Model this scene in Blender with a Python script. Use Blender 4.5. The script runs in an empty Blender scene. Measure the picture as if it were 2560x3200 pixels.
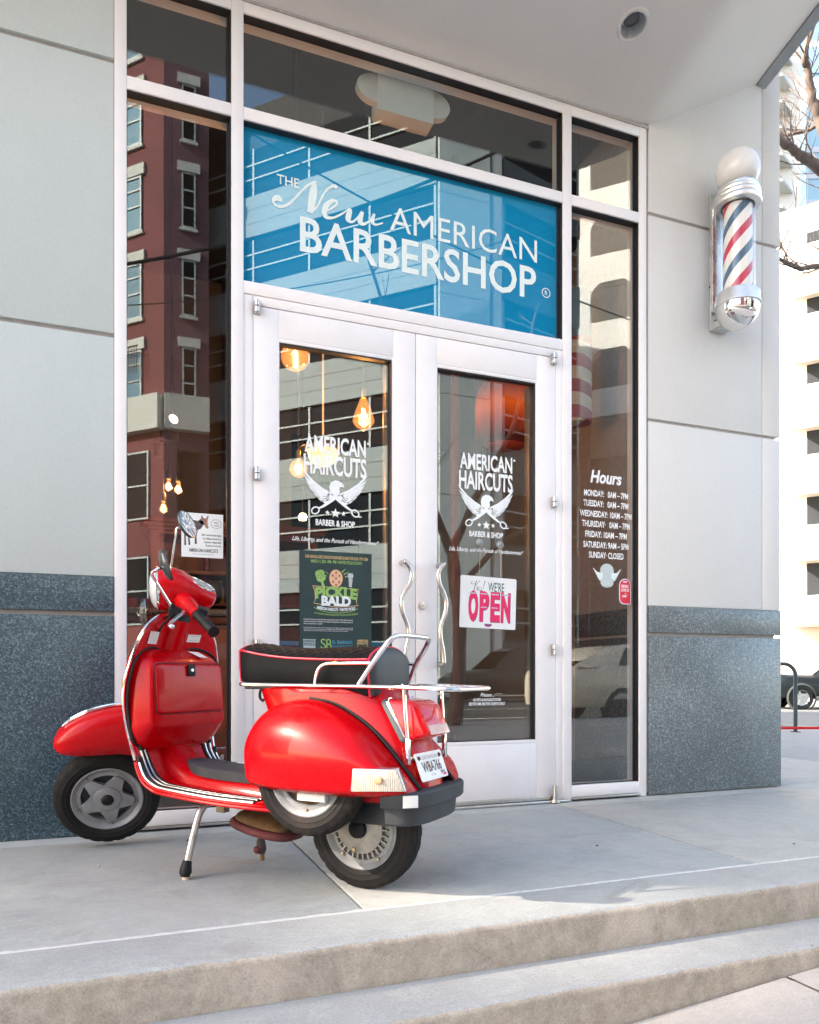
import bpy, bmesh, math, random
from mathutils import Vector, Matrix
random.seed(7)
R = math.radians
PI = math.pi
C = bpy.context.scene.collection
scene = bpy.context.scene

# ---------------------------------------------------------------- camera, sky, sun, exposure
cam_d = bpy.data.cameras.new('camera')
cam = bpy.data.objects.new('camera', cam_d)
C.objects.link(cam)
cam.location = (0.0, -3.7653, 0.74)
cam.rotation_euler = (R(90), 0, R(-21.224))
cam_d.sensor_fit = 'HORIZONTAL'
cam_d.sensor_width = 36.0
cam_d.lens = 36.0 * 2369 / 2560
cam_d.shift_y = 506 / 2560
cam_d.clip_start = 0.05
cam_d.clip_end = 600
scene.camera = cam

SUN_DIR = Vector((0.86, -0.13, -0.50)).normalized()      # the way the light travels
world = bpy.data.worlds.new('World')
scene.world = world
world.use_nodes = True
wn = world.node_tree
for n in list(wn.nodes):
    wn.nodes.remove(n)
w_out = wn.nodes.new('ShaderNodeOutputWorld')
w_bg = wn.nodes.new('ShaderNodeBackground')
w_sky = wn.nodes.new('ShaderNodeTexSky')
w_sky.sky_type = 'NISHITA'
w_sky.sun_disc = False
w_sky.sun_elevation = math.asin(-SUN_DIR.z)
w_sky.sun_rotation = math.atan2(-SUN_DIR.x, -SUN_DIR.y)
w_sky.altitude = 300
w_sky.air_density = 1.0
w_sky.dust_density = 2.5
w_sky.ozone_density = 0.6
w_bg.inputs['Strength'].default_value = 0.15
wn.links.new(w_sky.outputs[0], w_bg.inputs[0])
wn.links.new(w_bg.outputs[0], w_out.inputs[0])

sun_d = bpy.data.lights.new('sun', 'SUN')
sun_d.energy = 4.6
sun_d.angle = R(0.53)
sun_d.color = (1.0, 0.90, 0.80)
sun = bpy.data.objects.new('sun', sun_d)
C.objects.link(sun)
sun.rotation_euler = SUN_DIR.to_track_quat('-Z', 'Y').to_euler()
sun.location = (-40, 6, 30)

vs = scene.view_settings
scene.display_settings.display_device = 'sRGB'
vs.view_transform = 'Standard'
vs.look = 'None'
vs.gamma = 1.0
vs.use_curve_mapping = False
vs.exposure = 2.38
vs.use_white_balance = True
vs.white_balance_temperature = 7000
vs.white_balance_tint = 10
scene.cycles.max_bounces = 10
scene.cycles.transparent_max_bounces = 16
scene.cycles.glossy_bounces = 6
scene.cycles.diffuse_bounces = 5
scene.cycles.caustics_reflective = False
scene.cycles.caustics_refractive = False
scene.cycles.sample_clamp_indirect = 6.0
scene.cycles.use_denoising = True

# ---------------------------------------------------------------- mesh helpers
class MB:
    """collects shapes into one bmesh; build() links it as one object"""
    def __init__(s):
        s.bm = bmesh.new()

    def face(s, pts):
        vs_ = [s.bm.verts.new(p) for p in pts]
        return s.bm.faces.new(vs_)

    def box(s, x0, x1, y0, y1, z0, z1, bev=0.0, seg=2, M=None):
        b = s.bm if not bev else bmesh.new()
        v = [b.verts.new((x, y, z)) for x in (x0, x1) for y in (y0, y1) for z in (z0, z1)]
        for f in ((0, 1, 3, 2), (4, 6, 7, 5), (0, 4, 5, 1), (2, 3, 7, 6), (0, 2, 6, 4), (1, 5, 7, 3)):
            b.faces.new([v[i] for i in f])
        if bev:
            bmesh.ops.bevel(b, geom=list(b.edges), offset=bev, segments=seg, affect='EDGES', profile=0.5)
            s.merge(b, M)
        elif M is not None:
            for q in v:
                q.co = M @ q.co
        return s

    def merge(s, b, M=None):
        mp = {}
        for q in b.verts:
            mp[q] = s.bm.verts.new(M @ q.co if M is not None else q.co)
        for f in b.faces:
            try:
                s.bm.faces.new([mp[q] for q in f.verts])
            except ValueError:
                pass
        b.free()

    def prism(s, poly, fn, a, b, bev=0.0):
        """poly: 2-D outline; fn(u, v, w) -> point; extruded from w=a to w=b"""
        t = bmesh.new()
        A = [t.verts.new(fn(u, v, a)) for u, v in poly]
        B = [t.verts.new(fn(u, v, b)) for u, v in poly]
        n = len(poly)
        t.faces.new(A[::-1])
        t.faces.new(B)
        for i in range(n):
            t.faces.new((A[i], A[(i + 1) % n], B[(i + 1) % n], B[i]))
        if bev:
            es = [e for e in t.edges if (e.verts[0] in A) == (e.verts[1] in A)]
            bmesh.ops.bevel(t, geom=es, offset=bev, segments=2, affect='EDGES', profile=0.5)
        s.merge(t)
        return s

    def loft(s, rings, closed=True, cap=True, cyc=False):
        """rings: lists of points, all the same length"""
        V = [[s.bm.verts.new(p) for p in r] for r in rings]
        n = len(V[0])
        m = len(V)
        for i in range(m if cyc else m - 1):
            a, b = V[i], V[(i + 1) % m]
            for j in range(n if closed else n - 1):
                k = (j + 1) % n
                try:
                    s.bm.faces.new((a[j], a[k], b[k], b[j]))
                except ValueError:
                    pass
        if cap and closed and not cyc:
            s.bm.faces.new(V[0][::-1])
            s.bm.faces.new(V[-1])
        return s

    def tube(s, pts, r, n=12, cap=True, cyc=False, up=None, flat=1.0):
        """a round bar along pts; r a number or one per point; flat squashes it across"""
        P = [Vector(p) for p in pts]
        rr = r if isinstance(r, (list, tuple)) else [r] * len(P)
        rings = []
        nrm = None
        m = len(P)
        for i in range(m):
            if cyc:
                t = P[(i + 1) % m] - P[i - 1]
            else:
                t = (P[min(i + 1, m - 1)] - P[max(i - 1, 0)])
            t.normalize()
            if nrm is None:
                ref = Vector(up) if up is not None else (Vector((0, 0, 1)) if abs(t.z) < .9 else Vector((1, 0, 0)))
                nrm = (ref - t * ref.dot(t)).normalized()
            else:
                nrm = (nrm - t * nrm.dot(t)).normalized()
            bn = t.cross(nrm)
            rings.append([P[i] + (nrm * math.cos(2 * PI * k / n) * flat + bn * math.sin(2 * PI * k / n)) * rr[i] for k in range(n)])
        return s.loft(rings, True, cap, cyc)

    def lathe(s, prof, n=32, M=None, a0=0.0, a1=2 * PI):
        """prof: (radius, height) pairs round local z"""
        full = abs(a1 - a0 - 2 * PI) < 1e-6
        k = n if full else n + 1
        rings = []
        for i in range(k):
            a = a0 + (a1 - a0) * i / n
            ring = [Vector((p[0] * math.cos(a), p[0] * math.sin(a), p[1])) for p in prof]
            rings.append([M @ q for q in ring] if M is not None else ring)
        s.loft(rings, closed=False, cap=False, cyc=full)
        return s

    def grid(s, fn, nu, nv, cu=False):
        V = [[s.bm.verts.new(fn(i / nu, j / nv)) for j in range(nv + 1)] for i in range(nu + (0 if cu else 1))]
        m = len(V)
        for i in range(m if cu else m - 1):
            for j in range(nv):
                s.bm.faces.new((V[i][j], V[(i + 1) % m][j], V[(i + 1) % m][j + 1], V[i][j + 1]))
        return s

    def build(s, name, m, parent=None, smooth=35, solid=0.0, M=None, weld=True):
        if weld:
            bmesh.ops.remove_doubles(s.bm, verts=s.bm.verts, dist=1e-5)
        if M is not None:
            s.bm.transform(M)
        bmesh.ops.recalc_face_normals(s.bm, faces=s.bm.faces)
        me = bpy.data.meshes.new(name)
        s.bm.to_mesh(me)
        s.bm.free()
        for p in me.polygons:
            p.use_smooth = bool(smooth)
        if smooth:
            me.set_sharp_from_angle(angle=R(smooth))
        o = bpy.data.objects.new(name, me)
        C.objects.link(o)
        if m is not None:
            for q in (m if isinstance(m, (list, tuple)) else [m]):
                me.materials.append(q)
        if solid:
            md = o.modifiers.new('thickness', 'SOLIDIFY')
            md.thickness = solid
            md.offset = -1
        if parent is not None:
            o.parent = parent
        return o


def tag(o, label=None, cat=None, group=None, kind=None):
    if label: o['label'] = label
    if cat: o['category'] = cat
    if group: o['group'] = group
    if kind: o['kind'] = kind
    return o


def empty(name, loc=(0, 0, 0), rz=0.0, parent=None):
    o = bpy.data.objects.new(name, None)
    C.objects.link(o)
    o.location = loc
    o.rotation_euler = (0, 0, rz)
    o.empty_display_size = 0.1
    if parent is not None:
        o.parent = parent
    return o


def copy_tree(o, parent=None):
    c = o.copy()
    C.objects.link(c)
    if parent is not None:
        c.parent = parent
    for ch in list(o.children):
        copy_tree(ch, c)
    return c


def spline(pts, n=8, cyc=False):
    """Catmull-Rom through pts"""
    P = [Vector(p) for p in pts]
    m = len(P)
    out = []
    for i in range(m if cyc else m - 1):
        if cyc:
            a, b, c_, d = P[i - 1], P[i], P[(i + 1) % m], P[(i + 2) % m]
        else:
            a, b, c_, d = P[max(i - 1, 0)], P[i], P[i + 1], P[min(i + 2, m - 1)]
        for k in range(n):
            t = k / n
            out.append(0.5 * ((2 * b) + (c_ - a) * t + (2 * a - 5 * b + 4 * c_ - d) * t * t + (3 * b - a - 3 * c_ + d) * t ** 3))
    if not cyc:
        out.append(P[-1])
    return out


def lerp(a, b, t):
    return a + (b - a) * t


def curve(t, tab):
    """piecewise smooth interpolation in a table of (key, value)"""
    if t <= tab[0][0]: return tab[0][1]
    for (a, u), (b, v) in zip(tab, tab[1:]):
        if t <= b:
            q = (t - a) / (b - a)
            return lerp(u, v, q)
    return tab[-1][1]


def curve_s(t, tab):
    """cubic (Catmull-Rom) interpolation in a table of (key, value)"""
    n = len(tab)
    if t <= tab[0][0]: return tab[0][1]
    if t >= tab[-1][0]: return tab[-1][1]
    for i in range(n - 1):
        if t <= tab[i + 1][0]:
            (x1, y1), (x2, y2) = tab[i], tab[i + 1]
            m1 = (y2 - tab[i - 1][1]) / (x2 - tab[i - 1][0]) if i > 0 else (y2 - y1) / (x2 - x1)
            m2 = (tab[i + 2][1] - y1) / (tab[i + 2][0] - x1) if i + 2 < n else (y2 - y1) / (x2 - x1)
            h = x2 - x1
            q = (t - x1) / h
            return ((2 * q ** 3 - 3 * q * q + 1) * y1 + (q ** 3 - 2 * q * q + q) * h * m1 + (-2 * q ** 3 + 3 * q * q) * y2 + (q ** 3 - q * q) * h * m2)


def rrect(w, h, r, n=5, cx=0, cy=0):
    out = []
    for (sx, sy, a) in ((1, 1, 0), (-1, 1, 90), (-1, -1, 180), (1, -1, 270)):
        for k in range(n + 1):
            q = R(a + 90 * k / n)
            out.append((cx + sx * (w / 2 - r) + r * math.cos(q), cy + sy * (h / 2 - r) + r * math.sin(q)))
    return out


# ---------------------------------------------------------------- material helpers
class NT:
    def __init__(s, name):
        s.m = bpy.data.materials.new(name)
        s.m.use_nodes = True
        s.t = s.m.node_tree
        s.b = s.t.nodes['Principled BSDF']
        s.o = s.t.nodes['Material Output']

    def n(s, typ, **kw):
        q = s.t.nodes.new(typ)
        for k, v in kw.items():
            if k in q.inputs.keys() if hasattr(q.inputs, 'keys') else False:
                q.inputs[k].default_value = v
            else:
                setattr(q, k, v)
        return q

    def l(s, a, b):
        s.t.links.new(a, b)
        return s

    def pos(s):
        return s.n('ShaderNodeTexCoord').outputs['Object']

    def noise(s, scale, detail=4, rough=.55, vec=None, stretch=None, dist=0.0):
        q = s.n('ShaderNodeTexNoise')
        q.inputs['Scale'].default_value = scale
        q.inputs['Detail'].default_value = detail
        q.inputs['Roughness'].default_value = rough
        q.inputs['Distortion'].default_value = dist
        v = vec or s.pos()
        if stretch:
            mp = s.n('ShaderNodeMapping')
            mp.inputs['Scale'].default_value = stretch
            s.l(v, mp.inputs['Vector'])
            v = mp.outputs[0]
        s.l(v, q.inputs['Vector'])
        return q.outputs['Fac']

    def ramp(s, fac, stops, interp='LINEAR'):
        q = s.n('ShaderNodeValToRGB')
        q.color_ramp.interpolation = interp
        e = q.color_ramp.elements
        while len(e) < len(stops):
            e.new(.5)
        for el, (p, c) in zip(e, stops):
            el.position = p
            el.color = (*c, 1) if not isinstance(c, (int, float)) else (c, c, c, 1)
        s.l(fac, q.inputs[0])
        return q.outputs[0]

    def mix(s, fac, a, b, mode='MIX'):
        q = s.n('ShaderNodeMix', data_type='RGBA', blend_type=mode)
        for sock, v in ((q.inputs['Factor'], fac), (q.inputs['A'], a), (q.inputs['B'], b)):
            pass
        ia, ib, ic = q.inputs[0], q.inputs[6], q.inputs[7]
        for sock, v in ((ia, fac), (ib, a), (ic, b)):
            if hasattr(v, 'links') or hasattr(v, 'is_linked'):
                s.l(v, sock)
            elif isinstance(v, (int, float)):
                sock.default_value = v if sock is ia else (v, v, v, 1)
            else:
                sock.default_value = (*v, 1)
        return q.outputs[2]

    def bump(s, h, strength=.2, dist=.01):
        q = s.n('ShaderNodeBump')
        q.inputs['Strength'].default_value = strength
        q.inputs['Distance'].default_value = dist
        s.l(h, q.inputs['Height'])
        s.l(q.outputs[0], s.b.inputs['Normal'])
        return q

    def set(s, col=None, rough=None, metal=None, spec=None, coat=None, coat_r=.03, emit=None, es=1.0, trans=None, ior=None):
        for k, v in (('Base Color', col), ('Roughness', rough), ('Metallic', metal), ('Specular IOR Level', spec), ('Coat Weight', coat), ('Coat Roughness', coat_r if coat else None), ('Transmission Weight', trans), ('IOR', ior)):
            if v is None: continue
            if hasattr(v, 'is_linked'):
                s.l(v, s.b.inputs[k])
            elif k == 'Base Color':
                s.b.inputs[k].default_value = (*v, 1)
            else:
                s.b.inputs[k].default_value = v
        if emit is not None:
            s.b.inputs['Emission Color'].default_value = (*emit, 1)
            s.b.inputs['Emission Strength'].default_value = es
        return s.m


def plain(name, col, rough=.5, metal=0.0, var=.08, scale=12, bumpy=0.0, **kw):
    """a colour that varies slightly over the surface"""
    t = NT(name)
    f = t.noise(scale, 5, .6)
    c = t.ramp(f, [(.3, tuple(max(0, q * (1 - var)) for q in col)), (.7, tuple(min(1, q * (1 + var)) for q in col))])
    if bumpy:
        t.bump(t.noise(scale * 12, 3, .6), bumpy, .002)
    return t.set(col=c, rough=rough, metal=metal, **kw)


def glass_mat(name, tint=(.78, .84, .84), refl=.2, wav=.0):
    """a flat pane: mirror layer over a clear, slightly tinted one"""
    t = NT(name)
    for q in (t.b,):
        t.t.nodes.remove(q)
    tr = t.n('ShaderNodeBsdfTransparent')
    tr.inputs[0].default_value = (*tint, 1)
    gl = t.n('ShaderNodeBsdfGlossy')
    gl.inputs['Roughness'].default_value = 0.004
    gl.inputs['Color'].default_value = (.92, .98, 1.0, 1)
    if wav:
        nz = t.noise(1.6, 1, .4, stretch=(1.0, 1.0, .7))
        bp = t.n('ShaderNodeBump')
        bp.inputs['Strength'].default_value = wav
        bp.inputs['Distance'].default_value = .01
        t.l(nz, bp.inputs['Height'])
        t.l(bp.outputs[0], gl.inputs['Normal'])
    fr = t.n('ShaderNodeLayerWeight')                 # Schlick: facing ** 5
    fr.inputs['Blend'].default_value = .5
    pw = t.n('ShaderNodeMath', operation='POWER')
    pw.inputs[1].default_value = 5.0
    t.l(fr.outputs['Facing'], pw.inputs[0])
    mr = t.n('ShaderNodeMapRange')
    mr.inputs['To Min'].default_value = refl
    mr.inputs['To Max'].default_value = .95
    t.l(pw.outputs[0], mr.inputs['Value'])
    mx = t.n('ShaderNodeMixShader')
    t.l(mr.outputs[0], mx.inputs[0])
    t.l(tr.outputs[0], mx.inputs[1])
    t.l(gl.outputs[0], mx.inputs[2])
    t.l(mx.outputs[0], t.o.inputs['Surface'])
    return t.m


def emit_mat(name, col, s):
    t = NT(name)
    return t.set(col=(0, 0, 0), rough=.5, emit=col, es=s)


# ---------------------------------------------------------------- lettering
def text_obj(name, txt, m, parent, M, height, width=None, bold=0.0, shear=0.0, depth=.0006, align='CENTER', space=1.0, arc=None):
    """flat letters as one mesh: cap height and total width in metres, in the local x-z plane of M"""
    cu = bpy.data.curves.new(name, 'FONT')
    cu.body = txt
    cu.size = 1.0
    cu.offset = bold
    cu.shear = shear
    cu.space_character = space
    cu.resolution_u = 3
    cu.align_x = 'LEFT'
    o = bpy.data.objects.new(name, cu)
    C.objects.link(o)
    dg = bpy.context.evaluated_depsgraph_get()
    me = bpy.data.meshes.new_from_object(o.evaluated_get(dg))
    bpy.data.objects.remove(o)
    bpy.data.curves.remove(cu)
    me.name = name
    xs = [v.co.x for v in me.vertices]
    ys = [v.co.y for v in me.vertices]
    if not xs:
        return None
    x0, x1 = min(xs), max(xs)
    k = height / .682            # cap height of the built-in font is .682 of its size
    kx = k if width is None else width / (x1 - x0)
    sx = {'CENTER': -(x0 + x1) / 2, 'LEFT': -x0, 'RIGHT': -x1}[align]
    for v in me.vertices:
        u, w = (v.co.x + sx) * kx, v.co.y * k
        if arc:
            w += arc(u)
        v.co = M @ Vector((u, -.00035 * ((v.index * 7919 % 101) / 101), w))   # letters that overlap must not share a plane
    me.materials.append(m)
    ob = bpy.data.objects.new(name, me)
    C.objects.link(ob)
    if parent is not None:
        ob.parent = parent
    return ob


def strokes(name, paths, m, parent, M, n=6, depth=0.0):
    """brush strokes: each path is a list of (u, w, half width); flat ribbons in the x-z plane of M"""
    mb = MB()
    for pi_, p in enumerate(paths):
        c = spline([(q[0], q[1], q[2]) for q in p], n)
        L_, R_ = [], []
        for i, q in enumerate(c):
            a, b = c[max(i - 1, 0)], c[min(i + 1, len(c) - 1)]
            d = Vector((b.x - a.x, b.y - a.y))
            if d.length < 1e-9: d = Vector((1, 0))
            d.normalize()
            h = max(q.z, 1e-4)
            yo = -.00008 * pi_ - .0004 * i / len(c)         # no two crossing strokes share a plane
            L_.append(M @ Vector((q.x - d.y * h, yo, q.y + d.x * h)))
            R_.append(M @ Vector((q.x + d.y * h, yo, q.y - d.x * h)))
        mb.loft([L_, R_], closed=False, cap=False)
    return mb.build(name, m, parent, smooth=0, weld=False)


def flat(name, polys, m, parent, M):
    """flat filled outlines in the x-z plane of M"""
    mb = MB()
    for p in polys:
        mb.face([M @ Vector((u, 0, w)) for u, w in p])
    o = mb.build(name, m, parent, smooth=0)
    bm = bmesh.new(); bm.from_mesh(o.data)
    bmesh.ops.triangulate(bm, faces=bm.faces); bm.to_mesh(o.data); bm.free()
    return o

# ---------------------------------------------------------------- materials of the place
def concrete(name, base, spot=.75, sc=1.0, rough=.85, tint=(1.05, .98, .92), bump=.25):
    t = NT(name)
    big = t.noise(1.3 * sc, 5, .62, dist=.6)
    mid = t.noise(7 * sc, 6, .65)
    fine = t.noise(160 * sc, 3, .7)
    c0 = tuple(q * spot for q in base)
    c1 = tuple(q * m for q, m in zip(base, tint))
    a = t.ramp(big, [(.30, c0), (.52, base), (.72, c1)])
    b = t.mix(.35, a, t.ramp(mid, [(.35, tuple(q * .72 for q in base)), (.65, tuple(min(1, q * 1.15) for q in base))]))
    c = t.mix(.28, b, t.ramp(fine, [(.33, tuple(q * .55 for q in base)), (.62, tuple(min(1, q * 1.3) for q in base))]))
    sp = t.noise(38 * sc, 2, .5)
    c = t.mix(t.ramp(sp, [(.735, 0.0), (.76, .55)]), c, tuple(q * .35 for q in base))
    vein = t.noise(2.6 * sc, 8, .72, stretch=(1, 1.6, 1), dist=2.2)
    c = t.mix(t.ramp(vein, [(.485, 0.0), (.50, .34), (.515, 0.0)]), c, tuple(min(1, q * 1.45) for q in base))
    c = t.mix(t.ramp(t.noise(3.1 * sc, 6, .7, dist=1.2), [(.56, 0.0), (.72, .42)]), c, tuple(q * m for q, m in zip(base, (.66, .58, .54))))
    t.bump(t.mix(.5, mid, fine), bump, .006)
    return t.set(col=c, rough=rough)


def wallm(name, base):
    t = NT(name)
    big = t.noise(.9, 4, .6, dist=.4)
    run = t.noise(2.2, 5, .6, stretch=(1, 1, .12))
    fine = t.noise(230, 3, .7)
    a = t.ramp(big, [(.3, tuple(q * .955 for q in base)), (.7, tuple(q * 1.02 for q in base))])
    b = t.mix(.30, a, t.ramp(run, [(.30, tuple(q * .86 for q in base)), (.6, base)]))
    c = t.mix(.22, b, t.ramp(fine, [(.30, tuple(q * .62 for q in base)), (.65, tuple(min(1, q * 1.22) for q in base))]))
    t.bump(fine, .14, .003)
    return t.set(col=c, rough=.8)


def riser_mat(name):
    t = NT(name)
    v = t.noise(5.2, 7, .74, stretch=(1, 1, .7), dist=.9)
    w = t.noise(22, 5, .7)
    fine = t.noise(170, 3, .7)
    a = t.ramp(v, [(.28, (.13, .11, .095)), (.42, (.30, .245, .19)), (.57, (.44, .365, .285)), (.75, (.62, .55, .46))])
    b = t.mix(.38, a, t.ramp(w, [(.3, (.16, .135, .10)), (.7, (.62, .54, .44))]))
    gm = t.noise(1.7, 5, .7)
    b = t.mix(t.ramp(gm, [(.5, 0.0), (.66, .55)]), b, (.25, .235, .155))
    b = t.mix(t.ramp(t.noise(2.4, 6, .75, dist=1.0), [(.52, 0.0), (.66, .65)]), b, (.56, .47, .39))
    c = t.mix(.3, b, t.ramp(fine, [(.3, (.10, .09, .07)), (.65, (.55, .48, .40))]))
    t.bump(t.mix(.5, w, fine), .5, .008)
    return t.set(col=c, rough=.9)


def granite_mat(name, d, m_, l_, rough=.28):
    t = NT(name)
    vo = t.n('ShaderNodeTexVoronoi')
    vo.inputs['Scale'].default_value = 210
    vo.inputs['Randomness'].default_value = 1
    t.l(t.pos(), vo.inputs['Vector'])
    g = t.n('ShaderNodeSeparateColor')
    t.l(vo.outputs['Color'], g.inputs[0])
    a = t.ramp(g.outputs[0], [(.0, d), (.45, m_), (.86, l_), (.97, tuple(min(1, q * 1.9) for q in l_))])
    v2 = t.n('ShaderNodeTexVoronoi')
    v2.inputs['Scale'].default_value = 95
    t.l(t.pos(), v2.inputs['Vector'])
    g2 = t.n('ShaderNodeSeparateColor')
    t.l(v2.outputs['Color'], g2.inputs[0])
    b = t.mix(t.ramp(g2.outputs[1], [(.84, 0.0), (.95, .6)]), a, tuple(min(1, q * 1.6) for q in l_))
    big = t.noise(2.1, 4, .6)
    c = t.mix(.45, b, t.mix(1.0, b, t.ramp(big, [(.3, .5), (.7, 1.3)]), 'MULTIPLY'))
    c = t.mix(t.ramp(t.noise(1.1, 6, .7, stretch=(1, 1, .35)), [(.5, 0.0), (.72, .28)]), c, (.20, .22, .22))
    return t.set(col=c, rough=rough, spec=.5)


M_floor = concrete('porch concrete', (.365, .375, .355), .66, 1.25, tint=(1.18, 1.08, .98), bump=.35)
M_border = concrete('border concrete', (.345, .355, .34), .85, .8)
M_tread = concrete('tread concrete', (.325, .33, .32), .85, .8)
M_walk = concrete('sidewalk concrete', (.43, .405, .38), .78, 1.2)
M_mortar = plain('pale mortar', (.53, .53, .51), .9, var=.12, scale=40)
M_riser = riser_mat('stained riser concrete')
M_gap = plain('dark joint', (.035, .035, .035), .95)
M_asphalt = concrete('asphalt', (.030, .034, .037), .8, 1.5, rough=.9, bump=.4)
M_paint_w = plain('road paint', (.70, .69, .64), .7, var=.15, scale=25)
M_wall = wallm('cement wall panel', (.575, .605, .57))
M_wallr = wallm('cement wall panel right', (.66, .655, .635))
M_soffit = wallm('soffit plaster', (.66, .645, .62))
M_beam = plain('grey edge metal', (.30, .33, .34), .6, var=.12, scale=9)
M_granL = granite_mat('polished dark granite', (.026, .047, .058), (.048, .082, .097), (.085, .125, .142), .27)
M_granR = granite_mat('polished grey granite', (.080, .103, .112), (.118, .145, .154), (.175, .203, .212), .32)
M_frame = plain('white frame paint', (.83, .79, .775), .42, var=.025, scale=6, bumpy=.05)
M_gasket = plain('black glazing gasket', (.012, .014, .018), .5)
M_glass = glass_mat('window glass', tint=(.86, .90, .91), refl=.085, wav=.022)
M_glass2 = glass_mat('door glass', tint=(.86, .90, .91), refl=.085, wav=.016)
M_steel = plain('brushed steel', (.62, .58, .54), .26, 1.0, var=.05, scale=30)
M_hinge = plain('hinge steel', (.52, .51, .50), .35, 1.0, var=.1, scale=40)
M_vinyl = plain('white vinyl lettering', (.86, .88, .86), .5, var=.02)
M_sealant = plain('joint sealant', (.40, .37, .35), .8, var=.12, scale=30)

# sign pane: glass backed by translucent blue vinyl
t_ = NT('blue sign vinyl on glass')
_f = t_.noise(.8, 3, .5)
t_.set(col=t_.ramp(_f, [(.35, (.0, .215, .41)), (.7, (.0, .245, .45))]), rough=.004, spec=.5, ior=1.62, coat=.0)
t_.b.inputs['Specular Tint'].default_value = (.9, 1, 1, 1)
_gl = t_.n('ShaderNodeBsdfGlossy')
_gl.inputs['Roughness'].default_value = .004
_nz = t_.noise(1.4, 1, .4)
_bp = t_.n('ShaderNodeBump'); _bp.inputs['Strength'].default_value = .02; _bp.inputs['Distance'].default_value = .01
t_.l(_nz, _bp.inputs['Height']); t_.l(_bp.outputs[0], _gl.inputs['Normal'])
_gl.inputs['Color'].default_value = (.9, 1, .96, 1)
_mx = t_.n('ShaderNodeMixShader'); _mx.inputs[0].default_value = .115
t_.b.inputs['Specular IOR Level'].default_value = 0
t_.l(t_.b.outputs[0], _mx.inputs[1]); t_.l(_gl.outputs[0], _mx.inputs[2]); t_.l(_mx.outputs[0], t_.o.inputs['Surface'])
M_sign = t_.m

# ---------------------------------------------------------------- ground
def walk_z(x):
    return max(-.40, min(-.006, -.25 + .081 * (x - 1.39)))


def struct(o):
    o['kind'] = 'structure'
    return o


porch = struct(empty('porch_floor'))
xs = [-3.6, -.873, .730, 2.335, 3.94, 5.55]
for a, b in zip(xs, xs[1:]):
    MB().box(a + .004, b - .004, -1.497, -.135, -.12, 0, bev=.006).build('slab', M_floor, porch)
    MB().box(a + .003, b - .003, -.128, .30, -.12, -.0015, bev=.004).build('edge_slab', M_floor, porch)
MB().box(-3.6, 5.55, -1.50, .3, -.14, -.02).build('joint_bed', M_gap, porch)
mb = MB()                                            # irregular pale mortar ridge along the border joint
rng = random.Random(3)
rows = []
for i in range(361):
    x = -3.6 + 9.0 * i / 360
    w = .006 + .006 * rng.random()
    o_ = -1.506 + .006 * rng.random()
    h = .0015 + .003 * rng.random()
    rows.append([(x, o_ - w, -.002), (x, o_ - w * .4, h), (x, o_ + w * .5, h * .8), (x, o_ + w, -.002)])
mb.loft(rows, closed=False, cap=False)
mb.build('mortar_ridge', M_mortar, porch)
# border strip with a rounded nosing, then the lower step
def nosing(y_back, y_front, z_top, drop, r=.022):
    pr = [(y_back, z_top - drop), (y_back, z_top)]
    for k in range(7):
        q = R(90 * k / 6)
        pr.append((y_front + r - r * math.sin(q), z_top - r + r * math.cos(q)))
    pr.append((y_front + .004, z_top - drop))
    return pr


def step_run(name, y_back, y_front, z_top, drop, x0, x1, mtop, mface):
    pr = nosing(y_back, y_front, z_top, drop)
    rr = random.Random(int(abs(y_front) * 100))
    n = 180
    rings = []
    for i in range(n + 1):
        x = x0 + (x1 - x0) * i / n
        e = .0022 * (rr.random() - .5) * 2
        rings.append([(x, y + (e if 2 <= k <= 8 else 0), z + (e * .5 if 3 <= k <= 8 else 0)) for k, (y, z) in enumerate(pr)])
    m_ = MB().loft(rings)
    o = m_.build(name, [mtop, mface], None, smooth=50)
    for p in o.data.polygons:
        c = p.center
        p.material_index = 1 if (p.normal.y < -.5 and abs(p.normal.z) < .75) else 0
    return o


st = step_run('step', -1.512, -1.765, 0.0, .30, -3.6, 5.0, M_border, M_riser)
st.name = 'porch_border'; st.parent = porch
step2 = step_run('lower_step', -1.7655, -1.975, -.132, .40, -3.6, 3.4, M_tread, M_riser)
struct(step2)

# sidewalk that climbs to the right, kerb and road, all following the same slope
def strip(name, y0, y1, dz, m, x0=-60, x1=46, ny=1):
    xs_ = [x0, -20, -8, -4, -2, -1, -.46, 0, .5, 1, 1.5, 2, 2.5, 3, 3.5, 4, 4.4, 4.7, 6, 10, 20, x1]
    xs_ = [x for x in xs_ if x0 <= x <= x1]
    m_ = MB()
    ys_ = [y0 + (y1 - y0) * k / ny for k in range(ny + 1)]
    m_.loft([[(x, y, walk_z(x) + dz) for y in ys_] for x in xs_], closed=False, cap=False)
    o = m_.build(name, m, None, smooth=20)
    for p in o.data.polygons:
        if p.normal.z < 0: p.flip()
    return struct(o)


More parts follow.
